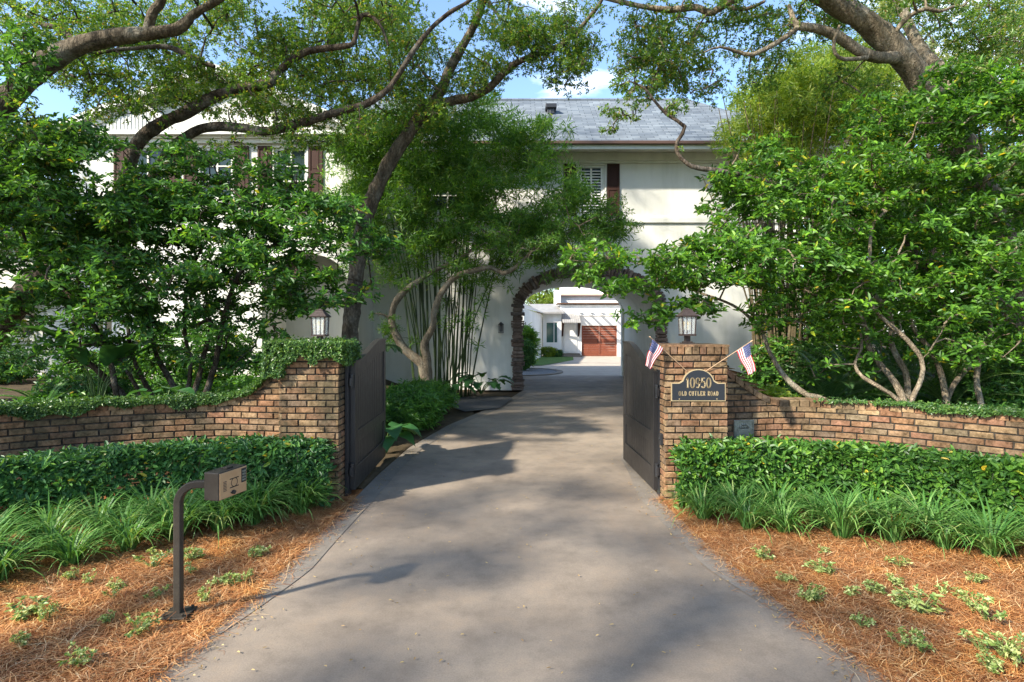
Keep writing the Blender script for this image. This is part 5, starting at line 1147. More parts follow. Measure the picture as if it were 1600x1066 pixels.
# ---- bamboo
def bamboo(name, label, cx, cy, rx_, ry_, n, h, rad, lean, wood, leafm, pads, leafkw, gz=None, tilt=(0, 0)):
    z0 = ground_z(cx, cy) if gz is None else gz
    root = empty(name, (cx, cy, z0), label, 'bamboo'); limbs = []
    for i in range(n):
        a = R.uniform(0, 6.283); q = math.sqrt(R.random()); x, y = cx + rx_ * q * math.cos(a), cy + ry_ * q * math.sin(a)
        la = a + R.gauss(0, .5); lv = R.uniform(.1, 1) * lean * (.4 + q); hh = h * R.uniform(.75, 1.1)
        if R.random() < .12: lv *= 2.4
        lx_, ly_ = lv * math.cos(la) + tilt[0], lv * math.sin(la) * .5 + tilt[1]; r = rad * R.uniform(.7, 1.15); zb = ground_z(x, y) - .05 if gz is None else gz
        p = [(x + lx_ * t_ * hh * (.8 + .5 * t_), min(y + ly_ * t_ * hh, cy + ry_ + 3), zb + hh * t_ * (1 - .12 * t_ * lv), r * (1 - .6 * t_)) for t_ in np.linspace(0, 1, 9)]
        l = np.array(p); limbs.append(l); c = Cloud(); v, f = tube_np(l[:, :3], l[:, 3], 7); c.add(v, f)
        for t_ in np.arange(.05, .8, .045):      # nodes
            s = t_ * 8; k = int(s); m_ = l[k] + (l[min(k + 1, 8)] - l[k]) * (s - k); v, f = tube_np([m_[:3] - UP * .008, m_[:3], m_[:3] + UP * .008], [m_[3] * .9, m_[3] * 1.18, m_[3] * .9], 7); c.add(v, f)
        c.build('culm', wood, root, smooth=True)
    if len(pads):
        c = Cloud(); grow(c, limbs, pads, r0=.006, r1=.002, sides=3); c.m = [m_ * 0 + 1 for m_ in c.m]; v, f = pad_leaves(pads, **leafkw); c.add(v, f, 0); c.build('foliage', [leafm, wood], root)
    return root
BAM = dict(n_ros=34, k=5, Ln=.23, W=.033, flat=.7, kind=4, up=-.35, out=.9, shell=.1, spread=.9, droop=.25)
padsG = pads_px([(630, 225, 100, 60, 14.5, 17, 54, .40), (730, 240, 110, 70, 14.5, 17.2, 66, .42), (850, 225, 50, 35, 15, 16.5, 16, .32), (800, 310, 120, 60, 14.5, 17, 60, .38), (650, 330, 120, 65, 14.5, 16.4, 60, .40), (555, 300, 50, 90, 14.8, 16.3, 34, .36), (890, 350, 90, 45, 14.5, 17, 40, .32), (760, 385, 110, 40, 14.6, 17, 42, .32), (965, 360, 40, 20, 15, 16.5, 9, .26), (600, 420, 60, 40, 15, 16.4, 14, .28), (640, 500, 50, 40, 15.4, 16.4, 6, .20), (740, 490, 60, 50, 15.4, 16.8, 10, .20), (770, 455, 26, 22, 15.5, 16.5, 3, .20), (700, 430, 90, 30, 15, 16.6, 18, .26), (710, 175, 80, 30, 15, 16.8, 20, .34), (880, 415, 70, 22, 14.6, 16.5, 14, .22), (560, 220, 50, 40, 14.5, 16, 12, .34)])
bamboo('bamboo_clump', 'tall green bamboo clump of slim leaning culms against the house left of the arch', -2.05, 16.6, .95, .55, 46, 6.6, .024, .16, M['culm'], M['l_bamboo'], padsG, BAM)
padsY = pads_px([(1240, 160, 80, 60, 13, 16, 40, .48), (1320, 130, 90, 60, 13, 16, 40, .48), (1190, 215, 60, 45, 13, 15.5, 26, .42), (1300, 210, 110, 50, 13, 15.5, 36, .44), (1170, 300, 40, 40, 13.4, 15, 8, .34), (1270, 95, 60, 30, 13, 16, 10, .44)])
bamboo('bamboo_clump', 'dense tan stemmed bamboo clump with sunny yellow green tops behind the right wall', 6.35, 13.6, .55, .55, 70, 6.4, .024, .12, M['culm_dry'], M['l_bamboo_y'], padsY, dict(BAM, n_ros=44, Ln=.20, W=.028))

# ---- small crooked tree before the bamboo
K0 = limb([(668, 625, 15.4, .19), (668, 600, 15.4, .17), (662, 575, 15.4, .14), (656, 565, 15.4, .13), (634, 546, 15.4, .115), (621, 526, 15.4, .10), (612, 501, 15.4, .095), (616, 474, 15.4, .09), (634, 453, 15.4, .08), (661, 433, 15.4, .07), (686, 418, 15.4, .06), (708, 410, 15.3, .05), (750, 380, 15.2, .03), (790, 350, 15, .015)], .003)
K1 = limb([(668, 590, 15.4, .13), (667, 557, 15.3, .11), (663, 537, 15.2, .10), (676, 511, 15.1, .09), (679, 485, 15, .085), (690, 456, 15, .08), (713, 431, 15, .075), (747, 421, 14.9, .065), (768, 418, 14.8, .06), (786, 427, 14.7, .058), (804, 418, 14.6, .05), (822, 400, 14.5, .04), (850, 372, 14.4, .025), (890, 340, 14.4, .012)], .003)
K2 = limb([(612, 501, 15.4, .04), (600, 492, 15.3, .03), (585, 490, 15.2, .012)])
padsK = pads_px([(810, 365, 80, 38, 13.8, 15.2, 28, .30), (890, 350, 80, 38, 13.8, 15, 30, .30), (965, 335, 45, 28, 14, 15, 14, .26), (600, 500, 28, 24, 15, 15.6, 6, .22), (860, 400, 70, 24, 14, 15, 16, .22), (740, 385, 60, 30, 14.4, 15.4, 14, .26), (930, 395, 50, 18, 14, 15, 9, .2)])
plant('crooked_small_tree', 'small tree with two crooked bare limbs in front of the green bamboo', 'tree', [K0, K1, K2], padsK, M['bark_pale'], M['l_bamboo'], dict(OAK, n_ros=44, Ln=.10, W=.026), tw=3)

# ---- background trees
def far_tree(name, label, x, y, h, rad, leafm, n=46, pr=.9, seed=0, wood='bark', Ln=.16, W=.075, cz=.62, hz=.42, z0=0, nros=60):
    t0 = smooth_path([(x, y, z0 - .1, rad * .075), (x + .1, y, h * .3, rad * .06), (x - .1, y + .1, h * .6, rad * .04), (x, y, h * .85, rad * .015)], .4, .01); ls = [t0]
    for k in range(5):
        a = k * 1.26 + R.random(); ls.append(smooth_path([(x, y, h * (.3 + .06 * k), rad * .035), (x + rad * .4 * math.cos(a), y + rad * .4 * math.sin(a), h * (.45 + .07 * k), rad * .02), (x + rad * .8 * math.cos(a), y + rad * .8 * math.sin(a), h * (.55 + .08 * k), rad * .008)], .4, .01))
    q = in_ball(n, rad, rad, h * hz, .35) + np.array([x, y, h * cz]); pads = np.column_stack([q, rng.uniform(.7, 1.25, n) * pr])
    plant(name, label, 'tree', ls, pads, M[wood], leafm, dict(n_ros=nros * .25, k=6, Ln=Ln, W=W, flat=.6, kind=4, up=.4, out=.8, shell=.2), sides=7, growkw=dict(r0=.03, r1=.01))
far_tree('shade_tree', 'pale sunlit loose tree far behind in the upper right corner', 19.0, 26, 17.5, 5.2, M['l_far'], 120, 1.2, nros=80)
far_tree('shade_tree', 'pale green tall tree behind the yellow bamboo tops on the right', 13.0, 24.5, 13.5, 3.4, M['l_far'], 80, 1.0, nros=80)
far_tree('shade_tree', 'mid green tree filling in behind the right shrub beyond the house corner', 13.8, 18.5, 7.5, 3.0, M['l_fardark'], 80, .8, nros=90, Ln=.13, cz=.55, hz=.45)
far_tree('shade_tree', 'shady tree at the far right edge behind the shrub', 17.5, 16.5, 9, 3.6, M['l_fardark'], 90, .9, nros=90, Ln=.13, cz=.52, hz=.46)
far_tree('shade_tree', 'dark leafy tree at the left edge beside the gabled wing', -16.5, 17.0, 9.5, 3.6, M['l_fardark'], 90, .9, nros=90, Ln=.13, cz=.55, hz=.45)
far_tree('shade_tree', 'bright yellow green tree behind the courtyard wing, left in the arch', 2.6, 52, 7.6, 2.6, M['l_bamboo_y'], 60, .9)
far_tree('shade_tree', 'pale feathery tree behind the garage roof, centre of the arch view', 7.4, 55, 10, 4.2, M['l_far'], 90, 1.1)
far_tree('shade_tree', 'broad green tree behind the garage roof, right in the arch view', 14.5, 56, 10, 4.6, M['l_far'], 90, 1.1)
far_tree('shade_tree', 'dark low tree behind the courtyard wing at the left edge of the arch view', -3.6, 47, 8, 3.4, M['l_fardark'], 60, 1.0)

# ---- low plants
def blades(n, r, l0, l1, wd, e0=1.15, bend=1.5, seg=5):
    a = rng.uniform(0, 6.283, n); rr = r * np.sqrt(rng.uniform(0, 1, n)); b0 = np.stack([rr * np.cos(a), rr * np.sin(a), np.zeros(n)], 1)
    az = a + rng.normal(0, .5, n); el = np.clip(rng.normal(e0, .16, n), .5, 1.5); bd = bend * rng.uniform(.6, 1.3, n); Lb = rng.uniform(l0, l1, n)
    side = np.stack([-np.sin(az), np.cos(az), np.zeros(n)], 1); p = b0.copy(); V_ = []
    for k in range(seg + 1):
        t_ = k / seg; w_ = (wd * (1 - t_ ** 2.2) * (.6 + .8 * min(1, t_ * 3)))[:, None] if hasattr(wd, '__len__') else wd * (1 - t_ ** 2.2) * (.65 + .35 * min(1, t_ * 3)) + .0006
        V_ += [p - side * w_ / 2, p + side * w_ / 2]
        e = el - bd * t_ ** 1.3; p = p + (np.stack([np.cos(az) * np.cos(e), np.sin(az) * np.cos(e), np.sin(e)], 1)) * (Lb / seg)[:, None]
    v = np.stack(V_, 1).reshape(-1, 3); m_ = 2 * (seg + 1); i = np.arange(n)[:, None, None] * m_ + np.arange(seg)[None, :, None] * 2
    return v, (i + np.array([0, 1, 3, 2])[None, None]).reshape(-1, 4)
lir = [np_mesh('strap_leaf_clump', *blades(125, .055, .36, .64, .0175, 1.20, 2.0)) for _ in range(4)]
for m_ in lir: m_.materials.append(M['l_grass'])
def along(pts, spacing):
    p = np.array(pts, float); sl = np.r_[0, np.cumsum(np.linalg.norm(np.diff(p, axis=0), axis=1))]; s = 0; out = []
    while s < sl[-1]: out.append((np.interp(s, sl, p[:, 0]), np.interp(s, sl, p[:, 1]))); s += spacing * R.uniform(.85, 1.15)
    return out
def liriope(rows, label, group):
    for row in rows:
        for x, y in row:
            o = bpy.data.objects.new('liriope_clump', R.choice(lir)); x += R.uniform(-.04, .04); y += R.uniform(-.05, .05); s = R.uniform(.82, 1.12)
            o.location = (x, y, ground_z(x, y)); o.rotation_euler = (0, 0, R.uniform(0, 6.28)); o.scale = (s, s, s * R.uniform(.9, 1.05)); col.objects.link(o); tag(o, label, 'grass plant', group)
liriope([along([(-2.20, 5.95), (-2.75, 5.42), (-3.2, 5.0), (-3.8, 4.42), (-4.6, 3.75)], .40), along([(-2.25, 6.1), (-2.85, 5.62), (-3.4, 5.24), (-4.1, 4.6), (-5.0, 3.95)], .40), along([(-2.28, 6.2), (-3.0, 5.78), (-3.6, 5.42), (-4.4, 4.75), (-5.3, 4.1)], .42)], 'arching strap leaved grass clump in the row in front of the left hedge', 'grass clumps edging the left hedge')
liriope([along([(1.98, 5.92), (2.35, 5.45), (3.1, 5.22), (3.75, 5.0), (4.3, 4.55), (4.9, 3.95)], .42), along([(1.95, 6.15), (2.5, 5.74), (3.3, 5.46), (4.05, 5.15), (4.6, 4.7), (5.3, 4.1)], .42)], 'arching strap leaved grass clump in the row in front of the right hedge', 'grass clumps edging the right hedge')

def hedge(name, label, path, hgt, dep, leafm, dens=520, base=.0):
    p = cat2(path); sl = np.r_[0, np.cumsum(np.linalg.norm(np.diff(p, axis=0), axis=1))]; Lh = sl[-1]; n = int(dens * Lh); t_ = np.gradient(p, axis=0); t_ /= np.linalg.norm(t_, axis=1, keepdims=True)
    s = rng.uniform(0, Lh, n); q = rng.uniform(0, 1, n); inn = np.abs(rng.normal(0, .075, n)) - .02
    lump = np.array([.05 * mnoise.noise((a * 2.3, b_ * 3, .5)) + .03 * mnoise.noise((a * 6, b_ * 7, 2.)) for a, b_ in zip(s, q)])
    # profile: front face (0-.5) then top (.5-1)
    fr = q < .52; z = np.where(fr, .08 + (hgt - .08) * q / .52, hgt - .02 * (q - .52)); o = np.where(fr, -.0, dep * (q - .52) / .48)
    rc = np.clip((z - (hgt - .12)) / .12, 0, 1); o = np.where(fr, o + .06 * rc ** 2, o); z = np.where(fr, z, z - .05 * np.clip(1 - o / .1, 0, 1) ** 2)
    px_, py_ = np.interp(s, sl, p[:, 0]), np.interp(s, sl, p[:, 1]); tx, ty = np.interp(s, sl, t_[:, 0]), np.interp(s, sl, t_[:, 1]); nrm = np.stack([ty, -tx], 1); nrm *= np.sign(-nrm[:, 1:2])
    fz = np.where(fr, 1, .15); out = np.stack([nrm[:, 0] * fz, nrm[:, 1] * fz, np.where(fr, .35, 1)], 1); out = unit(out)
    e = np.minimum(s, Lh - s); ez = np.clip(1 - e / .12, 0, 1)
    c = np.stack([px_ - nrm[:, 0] * o, py_ - nrm[:, 1] * o, z + base - ez * ez * .1], 1) - out * (inn - lump)[:, None]
    v, f = rosettes(c, out + UP * .5 + rng.normal(0, .4, (n, 3)), 6, .080, .036, 1., 6)
    b0 = (float(p[0, 0]), float(p[0, 1]), 0); root = empty(name, b0, label, 'hedge'); np_obj('foliage', v, f, leafm, root)
    cl = Cloud()
    for k in range(int(Lh * 16)):
        i = R.randrange(len(p)); nr = np.array([t_[i, 1], -t_[i, 0], 0]); nr *= -np.sign(nr[1]); b1 = np.array([p[i, 0], p[i, 1], 0]) - nr * dep * R.uniform(.3, .7)
        e_ = b1 + nr * R.uniform(-.25, .25) + UP * (hgt + base - .06) + rng.normal(0, .05, 3) * np.array([1, 1, 0]); v, f = tube_np([b1, (b1 + e_) / 2 + rng.normal(0, .03, 3), e_], [.008, .006, .003], 4); cl.add(v, f)
    cl.build('stems', M['bark_dark'], root)
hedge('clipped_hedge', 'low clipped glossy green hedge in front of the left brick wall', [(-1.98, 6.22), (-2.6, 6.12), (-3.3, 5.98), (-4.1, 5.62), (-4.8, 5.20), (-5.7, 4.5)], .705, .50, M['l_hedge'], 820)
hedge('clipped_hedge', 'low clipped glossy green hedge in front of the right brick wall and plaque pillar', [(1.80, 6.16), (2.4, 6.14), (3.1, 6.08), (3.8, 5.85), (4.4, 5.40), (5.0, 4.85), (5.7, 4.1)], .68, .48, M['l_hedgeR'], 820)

# creeping fig on the left pillar and along the wall caps
def ivy(name, label, pts, nrm, root_loc, Ln=.034):
    root = empty(name, root_loc, label, 'ivy'); v, f = rosettes(pts, nrm, 4, Ln, Ln * .72, 1., 4); np_obj('leaves', v, f, M['l_ivy'], root); return root
pts, nr_ = [], []
def wall_ivy(path, zf, s0, s1, n, thick, drape, dens=lambda s: 1):
    sl = np.r_[0, np.cumsum(np.linalg.norm(np.diff(path, axis=0), axis=1))]; t_ = np.gradient(path, axis=0); t_ /= np.linalg.norm(t_, axis=1, keepdims=True)
    for _ in range(n):
        s = R.uniform(s0, s1)
        if R.random() > dens(s): continue
        x, y = np.interp(s, sl, path[:, 0]), np.interp(s, sl, path[:, 1]); nx, ny = np.interp(s, sl, t_[:, 1]), -np.interp(s, sl, t_[:, 0])
        if ny > 0: nx, ny = -nx, -ny
        o = R.uniform(-.27, .06); z = zf(s) + abs(R.gauss(0, thick)); n3 = (0, 0, 1)
        lim = drape * max(.1, .45 + 1.1 * mnoise.noise((s * 3.3, 1.7, 0)))
        if R.random() < .5: o = R.uniform(.02, .07); z = zf(s) + .02 - R.random() ** 1.4 * lim; n3 = (nx, ny, .5)
        pts.append((x + nx * o, y + ny * o, z)); nr_.append(n3)
wall_ivy(pL, zLf, 0, 5.2, 11000, .028, .17)
for _ in range(2300):     # pillar top
    f_ = R.random(); zt = PZ
    if f_ < .42: x, y, z, n3 = R.uniform(-2.68, -1.90), R.uniform(6.44, 7.15), zt + abs(R.gauss(0, .03)), (0, 0, 1)
    elif f_ < .80:
        x = R.uniform(-2.68, -1.90); y = 6.45 - R.random() * .05; lim = .17 + .16 * mnoise.noise((x * 7, .3, .1)) + .10 * max(0, (-2.45 - x) / .2); z = zt + .03 - R.random() ** 1.3 * max(.04, lim) * 1.05; n3 = (0, -1, .5)
    else: x, y = -1.91 + R.random() * .05, R.uniform(6.44, 7.1); z = zt + .03 - R.random() ** 1.4 * .26; n3 = (1, 0, .5)
    pts.append((x, y, z)); nr_.append(n3)
for _ in range(700):
    x = R.uniform(-2.78, -2.55); z = R.uniform(1.42, 1.82); pts.append((x, 6.5 - R.random() * .1, z)); nr_.append((-.3, -1, .3))
ivy('creeping_fig', 'creeping fig draped over the left pillar top and along the mossy wall cap', np.array(pts), np.array(nr_) + rng.normal(0, .35, (len(pts), 3)), (-2.7, 6.7, 1.6))
pts, nr_ = [], []
wall_ivy(pR, zR, 1.2, 5.4, 5200, .020, .09, lambda s: min(1, max(.12, (s - 1.4) / 1.6)))
ivy('creeping_fig', 'thin creeping fig growing along the cap of the right brick wall', np.array(pts), np.array(nr_) + rng.normal(0, .35, (len(pts), 3)), (3.9, 6.7, 1.1), .030)

# seedlings in the pine straw
def seedling():
    n = R.randint(12, 30); c = in_ball(n, R.uniform(.06, .11), .07, R.uniform(.04, .07)) + np.array([0, 0, .06]); c[:, 2] = np.abs(c[:, 2]) + .02; v, f = rosettes(c, unit(c - np.array([0, 0, -.04])) + rng.normal(0, .4, (n, 3)), 6, .026, .015, 1., 6)
    cl = Cloud()
    for q in c: v2, f2 = tube_np([(0, 0, 0), tuple(q * .5 + np.array([0, 0, .01])), tuple(q)], [.002, .0017, .001], 3); cl.add(v2, f2, 1)
    cl.add(v, f, 0); me = np_mesh('seedling', np.vstack(cl.v), np.vstack(cl.f), np.concatenate(cl.m)); me.materials.append(M['l_varieg']); me.materials.append(M['stem']); return me
seeds = [seedling() for _ in range(6)]
def seedlings(lst, label, group):
    for px_, py_, s in lst:
        x, y = G(px_, py_); o = bpy.data.objects.new('seedling_plant', R.choice(seeds)); o.location = (x, y, ground_z(x, y)); o.rotation_euler = (0, 0, R.uniform(0, 6.28)); s *= R.uniform(.7, 1.15); o.scale = (s * R.uniform(.8, 1.4), s * R.uniform(.7, 1.1), s * R.uniform(.7, 1.2)); col.objects.link(o); tag(o, label, 'plant', group)
seedlings([(40, 980, 1.2), (75, 985, .8), (108, 920, .8), (140, 925, .9), (180, 930, .9), (178, 948, .7), (245, 945, 1.0), (218, 1000, 1.2), (165, 985, .7), (30, 1025, 1.1), (120, 1050, 1.1), (240, 900, 1.4), (300, 885, 1.3), (298, 905, .9), (320, 945, .9), (362, 920, 1.1), (388, 912, .9), (398, 878, .9), (410, 870, .7), (342, 922, .7)], 'small variegated cream and green seedling in the left pine straw bed', 'seedlings planted in the left bed')
seedlings([(1192, 880, .9), (1286, 875, .8), (1284, 905, 1.0), (1295, 908, .8), (1227, 916, .8), (1275, 945, 1.2), (1262, 942, .8), (1346, 985, 1.1), (1400, 928, .9), (1405, 898, 1.0), (1332, 940, .8), (1366, 938, .9), (1410, 962, .9), (1438, 972, 1.2), (1440, 1028, 1.2), (1412, 1020, .8), (1475, 945, .8), (1500, 952, .8), (1525, 925, 1.1), (1540, 985, 1.4), (1520, 972, 1.0), (1532, 1030, 1.2), (1565, 1040, 1.3), (1590, 1050, 1.2), (1545, 1060, 1.1)], 'small variegated cream and green seedling in the right pine straw bed', 'seedlings planted in the right bed')

# pine straw: stuff
def straw(name, E, sgn, n, xw, y0, y1, label):
    y = rng.uniform(y0, y1, n) ; e = np.array([E(a) for a in y]); u = rng.uniform(0, 1, n) ** 1.15 * xw; u = np.where(rng.uniform(0, 1, n) < .012, -np.abs(rng.normal(0, .07, n)), u); x = e + sgn * u
    z = np.array([ground_z(a, b_) for a, b_ in zip(x, y)]); zz = .024 * np.array([nse(a, b_, 2.1) + .6 * nse(a, b_, 7) + .3 * nse(a, b_, 19) for a, b_ in zip(x, y)]) + .002 + .016 * rng.uniform(0, 1, n)
    a = rng.uniform(0, 6.283, n); Ln = rng.uniform(.06, .16, n); t_ = rng.normal(0, .16, n); d = np.stack([np.cos(a), np.sin(a), t_], 1); cu = np.stack([-np.sin(a), np.cos(a), np.zeros(n)], 1); w_ = rng.uniform(.0009, .0020, n)[:, None]
    p0 = np.stack([x, y, z + zz], 1); cv = cu * (rng.normal(0, .12, n) * Ln)[:, None]; pm = p0 + d * Ln[:, None] * .5 + cv + UP * .006; p1 = p0 + d * Ln[:, None]
    v = np.stack([p0 - cu * w_, p0 + cu * w_, pm - cu * w_, pm + cu * w_, p1 - cu * w_ * .5, p1 + cu * w_ * .5], 1).reshape(-1, 3); i = np.arange(n)[:, None] * 6
    f = np.concatenate([i + np.array([[0, 1, 3, 2]]), i + np.array([[2, 3, 5, 4]])], 1).reshape(-1, 4); tag(np_obj(name, v, f, M['needle']), kind='stuff')
straw('pine_straw', LX, -1, 85000, 3.6, 1.6, 6.6, '')
straw('pine_straw', RX, 1, 85000, 3.8, 1.6, 6.6, '')
# fallen leaves
n = 760; y = 3.0 + 12 * rng.uniform(0, 1, n) ** 1.6; x = np.array([rng.uniform(LX(b_) + .05, RX(b_) - .05) if R.random() < .38 else (LX(b_) + abs(rng.normal(0, .16)) + .01 if R.random() < .5 else RX(b_) - abs(rng.normal(0, .16)) - .01) for b_ in y])
a = rng.uniform(0, 6.283, n); v, f = leaf6(np.stack([x, y, np.full(n, .016)], 1), np.stack([np.cos(a), np.sin(a), rng.normal(.02, .08, n)], 1), np.stack([rng.normal(0, .15, n), rng.normal(0, .15, n), np.ones(n)], 1), rng.uniform(.014, .034, n), rng.uniform(.007, .014, n)); tag(np_obj('fallen_leaves', v, f, M['litter']), kind='stuff')

# ground cover on the raised beds: stuff
def cover(name, n, xr, yr_, leafm, Ln, W, zr_, k=5, cond=lambda x, y: True):
    c = []
    while len(c) < n:
        x, y = R.uniform(*xr), R.uniform(*yr_)
        if (x < LX(y) - .25 or x > RX(y) + .3) and y < 18.2 and cond(x, y): c.append((x, y, ground_z(x, y) + R.uniform(*zr_) * (.5 + R.random())))
    c = np.array(c); v, f = rosettes(c, UP + rng.normal(0, .4, (n, 3)), k, Ln, W, 1., 6, droop=.3); tag(np_obj(name, v, f, leafm), kind='stuff')
cover('ground_cover', 4200, (-8.5, -3.0), (7.2, 15), M['l_fern'], .12, .055, (.03, .22), cond=lambda x, y: mnoise.noise((x * .9, y * .9, 0)) > -.15); cover('ground_cover', 4200, (2.9, 9.5), (7.2, 15), M['l_fern'], .11, .05, (.03, .20), cond=lambda x, y: mnoise.noise((x * .9, y * .9, 5)) > -.15)

def shrub_blob(name, label, x, y, rx_, ry_, h, leafm, n, k, Ln, W, kind=6, up=.8, z0=None, cat='shrub', droop=.2, spread=1):
    z0 = ground_z(x, y) if z0 is None else z0; root = empty(name, (x, y, z0), label, cat); q = in_ball(n, rx_, ry_, h * .5, .5); q[:, 2] += h * .52; q += rng.normal(0, .04, (n, 3)); q[:, 2] = np.maximum(q[:, 2], .04); c = q + np.array([x, y, z0])
    ax = unit(q - np.array([0, 0, h * .3])) + UP * up + rng.normal(0, .35, (n, 3)); v, f = rosettes(c, ax, k, Ln, W, spread, kind, droop=droop); np_obj('foliage', v, f, leafm, root)
    cl = Cloud()
    for j in range(0, n, max(1, n // 60)): v, f = tube_np([(x + R.uniform(-.08, .08), y, z0 - .03), tuple((c[j] + np.array([x, y, z0])) / 2 + rng.normal(0, .02, 3)), tuple(c[j])], [.006, .005, .002], 4); cl.add(v, f)
    cl.build('stems', M['stem'], root)
shrub_blob('fern_shrub', 'bushy bright green fern shrub spilling to the drive behind the left gate', -1.95, 11.2, .62, .9, .85, M['l_fern'], 900, 7, .13, .028)
shrub_blob('fern_shrub', 'bushy fern shrub at the foot of the bamboo culms', -2.1, 13.2, .85, .9, .75, M['l_fern'], 800, 7, .13, .028)
shrub_blob('fern_shrub', 'tall leafy fern shrub right behind the open left gate leaf', -2.75, 9.9, .55, .7, .95, M['l_fern'], 650, 7, .13, .03)
shrub_blob('rounded_shrub', 'dark rounded shrub just inside the stone arch on the left', .55, 27.2, .55, .6, 1.5, M['l_hedge'], 700, 6, .11, .045, z0=0)
shrub_blob('spiky_shrub', 'spiky leaved plant rising behind the rounded shrub inside the arch', .75, 28.6, .5, .5, 2.1, M['l_bamboo'], 330, 8, .30, .04, z0=0, up=1.4)
shrub_blob('flowering_shrub', 'low yellow green shrub below the courtyard window', 2.55, 40.8, .7, .3, .7, M['l_bamboo_y'], 360, 6, .12, .05, z0=0)
shrub_blob('flowering_shrub', 'low dark shrub beside the courtyard door step', 3.25, 40.9, .35, .3, .5, M['l_hedge'], 260, 6, .10, .04, z0=0)

def broad_plant(name, label, x, y, n, r, h, ls, z0=None, shape='ear', azr=(0, 6.283)):
    z0 = ground_z(x, y) if z0 is None else z0; root = empty(name, (x, y, z0), label, 'plant'); 
    for k in range(n):
        az = azr[0] + (azr[1] - azr[0]) * (k + R.uniform(.2, .8)) / n; hh = h * R.uniform(.6, 1.05); rr = r * R.uniform(.55, 1); l = ls * R.uniform(.75, 1.15)
        o = Vector((x, y, z0)); d = Vector((math.cos(az), math.sin(az), 0)); tip = o + d * rr + Vector((0, 0, hh)); cl = Cloud()
        v, f = tube_np([tuple(o), tuple(o + d * rr * .35 + Vector((0, 0, hh * .62))), tuple(tip)], [.013, .010, .006], 6); cl.add(v, f, 1)
        sd_ = d.cross(Vector((0, 0, 1))); m_, q = 9, 5; V_, F_ = [], []
        for i in range(m_):
            t_ = i / (m_ - 1)
            if shape == 'ear': wv = math.sin(math.pi * min(1, (t_ * .93 + .12)) ** .72) * .40 * l
            elif shape == 'lobed': wv = (math.sin(math.pi * min(1, t_ * .95 + .08)) ** .6) * .42 * l * (.60 + .40 * (i % 2))
            else: wv = math.sin(math.pi * min(1, t_ * .97 + .03)) ** .5 * .17 * l
            ang = .25 - 1.15 * t_
            if shape == 'blade': ang = 1.15 - 1.3 * t_
            if i == 0: pos = tip - d * (.12 * l if shape != 'blade' else 0)
            else: pos = pos + (d * math.cos(ang) + Vector((0, 0, math.sin(ang)))) * l / (m_ - 1)
            for j in range(q): s_ = (j / (q - 1) - .5) * 2; V_.append(tuple(pos + sd_ * s_ * wv + Vector((0, 0, .10 * l * abs(s_) * wv / (.4 * l) - .015 * l * math.sin(i * 2.2) * abs(s_)))))
        for i in range(m_ - 1):
            for j in range(q - 1): F_.append([i * q + j, i * q + j + 1, (i + 1) * q + j + 1, (i + 1) * q + j])
        cl.add(np.array(V_), np.array(F_), 0); cl.build('leaf', [M['l_big'], M['stem']], root, smooth=True)
broad_plant('elephant_ear_plant', 'elephant ear plant with big blue green leaves leaning out behind the left gate', -1.98, 9.0, 7, .34, .42, .46, azr=(-1.6, 1.4))
broad_plant('philodendron_plant', 'dark lobed leaf philodendron against the wall beside the stone arch', -.9, 16.6, 14, .60, .55, .48, shape='lobed', z0=.08)
broad_plant('philodendron_plant', 'dark lobed leaf philodendron between the bamboo and the gravel pocket', -1.75, 16.0, 9, .45, .45, .42, shape='lobed', z0=.08)
broad_plant('bird_of_paradise_plant', 'tall bird of paradise plant with long stalks at the left before the white wall', -6.9, 9.6, 11, .62, 1.15, .85, shape='blade')
broad_plant('elephant_ear_plant', 'pale broad leaved plant behind the left wall below the dark shrub', -5.2, 8.6, 8, .34, .52, .36)
broad_plant('elephant_ear_plant', 'broad leaved plant behind the left wall close to the ivy swoop', -4.1, 8.4, 8, .34, .55, .36)

def frond_plant(name, label, x, y, n, l, z0, el0=.95, mt='l_palm', wl=.17, lw=.011, azr=(0, 6.283)):
    root = empty(name, (x, y, z0), label, 'plant')
    for k in range(n):
        az = azr[0] + (azr[1] - azr[0]) * (k + R.random()) / n; ll = l * R.uniform(.8, 1.1); e = el0 * R.uniform(.55, 1.25); p = np.array([x, y, z0 + .12]); rac = [p.copy()]; m_ = 26
        for i in range(m_):
            ee = e - 1.35 * (i / m_) ** 1.4; p = p + np.array([math.cos(az) * math.cos(ee), math.sin(az) * math.cos(ee), math.sin(ee)]) * ll / m_; rac.append(p.copy())
        rac = np.array(rac); cl = Cloud(); v, f = tube_np(rac[::3], np.linspace(.009, .003, len(rac[::3])), 4); cl.add(v, f, 1)
        tt_ = np.linspace(.10, 1, 52); idx = tt_ * m_; i0_ = np.minimum(idx.astype(int), m_ - 1); b_ = rac[i0_] + (rac[i0_ + 1] - rac[i0_]) * (idx - i0_)[:, None]; tg = unit(rac[i0_ + 1] - rac[i0_]); sd_ = unit(np.cross(tg, UP)); nn = np.cross(sd_, tg)
        for s_ in (-1, 1):
            d = sd_ * s_ + tg * .55 + nn * .35; L2 = wl * np.sin(np.pi * np.clip(tt_ * .9 + .08, 0, 1)) ** .6 * rng.uniform(.9, 1.1, 52); v, f = leaf4(b_, d, nn, L2, np.full(52, lw * 1.6)); cl.add(v, f, 0)
        cl.build('frond', [M[mt], M['stem']], root)
frond_plant('cycad_plant', 'large cycad with long arching fronds behind the right wall below the shrub', 5.45, 9.9, 17, 1.55, .5, mt='l_palm')
frond_plant('cycad_plant', 'cycad with upright feathery fronds right of the tan bamboo', 6.4, 10.8, 14, 1.9, .5, el0=1.2)
frond_plant('cycad_plant', 'blue green cycad spreading low near the right edge behind the wall', 7.3, 9.6, 15, 1.5, .5)
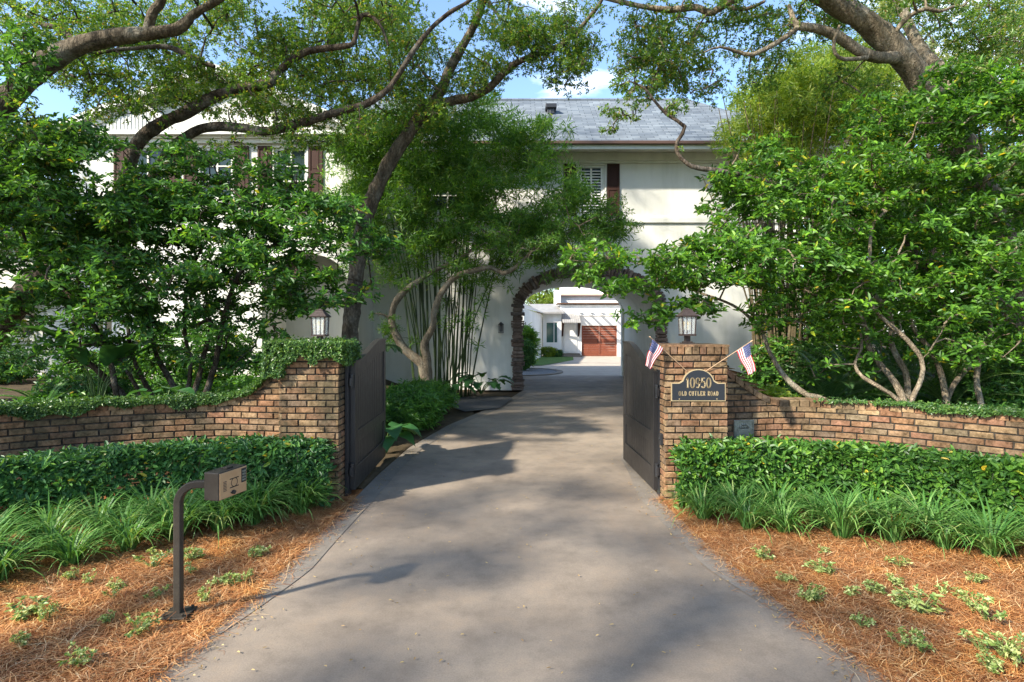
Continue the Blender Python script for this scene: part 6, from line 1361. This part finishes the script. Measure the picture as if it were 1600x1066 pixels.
frond_plant('fern_plant', 'small fern at the left edge above the mossy wall', -7.3, 9.0, 12, .85, .5, mt='l_fern', wl=.08)
frond_plant('palm_seedling', 'small palm tuft hanging by the open left gate before the white wall', -2.95, 13.4, 9, .5, 1.45, el0=.2, mt='l_palm', wl=.10, azr=(-2, 1))
shrub_blob('leafy_plant', 'bright leafy plant at the foot of the tan bamboo by the wall swoop', 4.0, 9.0, .45, .35, .5, M['l_bamboo_y'], 200, 6, .10, .05)
# tall narrow conifer like screen beyond, left of the wing, and low plants along the house
shrub_blob('rounded_shrub', 'broad leafy shrub against the house below the left wing windows', -8.2, 14.8, 1.6, .8, 1.7, M['l_shrubL'], 1200, 6, .12, .05)

# understorey that closes the beds towards the house and the sides
for nm, lab, x, y, rx_, ry_, h, mt, n, Ln in (
    ('broadleaf_shrub', 'deep green broadleaf shrub filling in behind the cycads on the right', 8.2, 13.0, 1.6, .9, 3.0, 'l_shrubR', 1500, .13),
    ('broadleaf_shrub', 'dark broadleaf shrub at the far right behind the pale trunks', 11.2, 13.2, 1.7, 1.0, 3.2, 'l_shrubL', 1600, .13),
    ('broadleaf_shrub', 'dark shrub between the tan bamboo and the house wall', 8.9, 16.6, 1.5, .8, 3.4, 'l_shrubL', 1300, .13),
    ('broadleaf_shrub', 'leafy shrub by the right wall under the far right branches', 8.0, 9.6, 1.0, .6, 1.5, 'l_hedgeR', 900, .10),
    ('broadleaf_shrub', 'low leafy shrub behind the right wall between the bent trunks', 5.6, 11.6, 1.0, .6, 1.25, 'l_hedgeR', 700, .11),
    ('broadleaf_shrub', 'low bright shrub along the white wall behind the left stems', -10.6, 15.2, 1.5, .6, .85, 'l_fern', 800, .12),
    ('broadleaf_shrub', 'low green shrub at the left edge before the white ground floor wall', -13.8, 15.0, 1.7, .7, 1.0, 'l_hedge', 900, .12),
    ('broadleaf_shrub', 'low leafy shrub below the porch arch behind the left shrub', -5.6, 14.6, 1.1, .6, .9, 'l_fern', 650, .12),
    ('broadleaf_shrub', 'green shrub near the left edge behind the mossy wall', -7.9, 10.6, .9, .6, .55, 'l_hedge', 500, .10)):
    shrub_blob(nm, lab, x, y, rx_, ry_, h, M[mt], n, 6, Ln, Ln * .42)
frond_plant('cycad_plant', 'dark cycad deep behind the bent trunks near the right edge', 9.3, 11.2, 16, 1.9, .5)
frond_plant('cycad_plant', 'upright cycad between the pale trunks and the right hand trees', 7.7, 11.6, 15, 2.1, .5, el0=1.15)
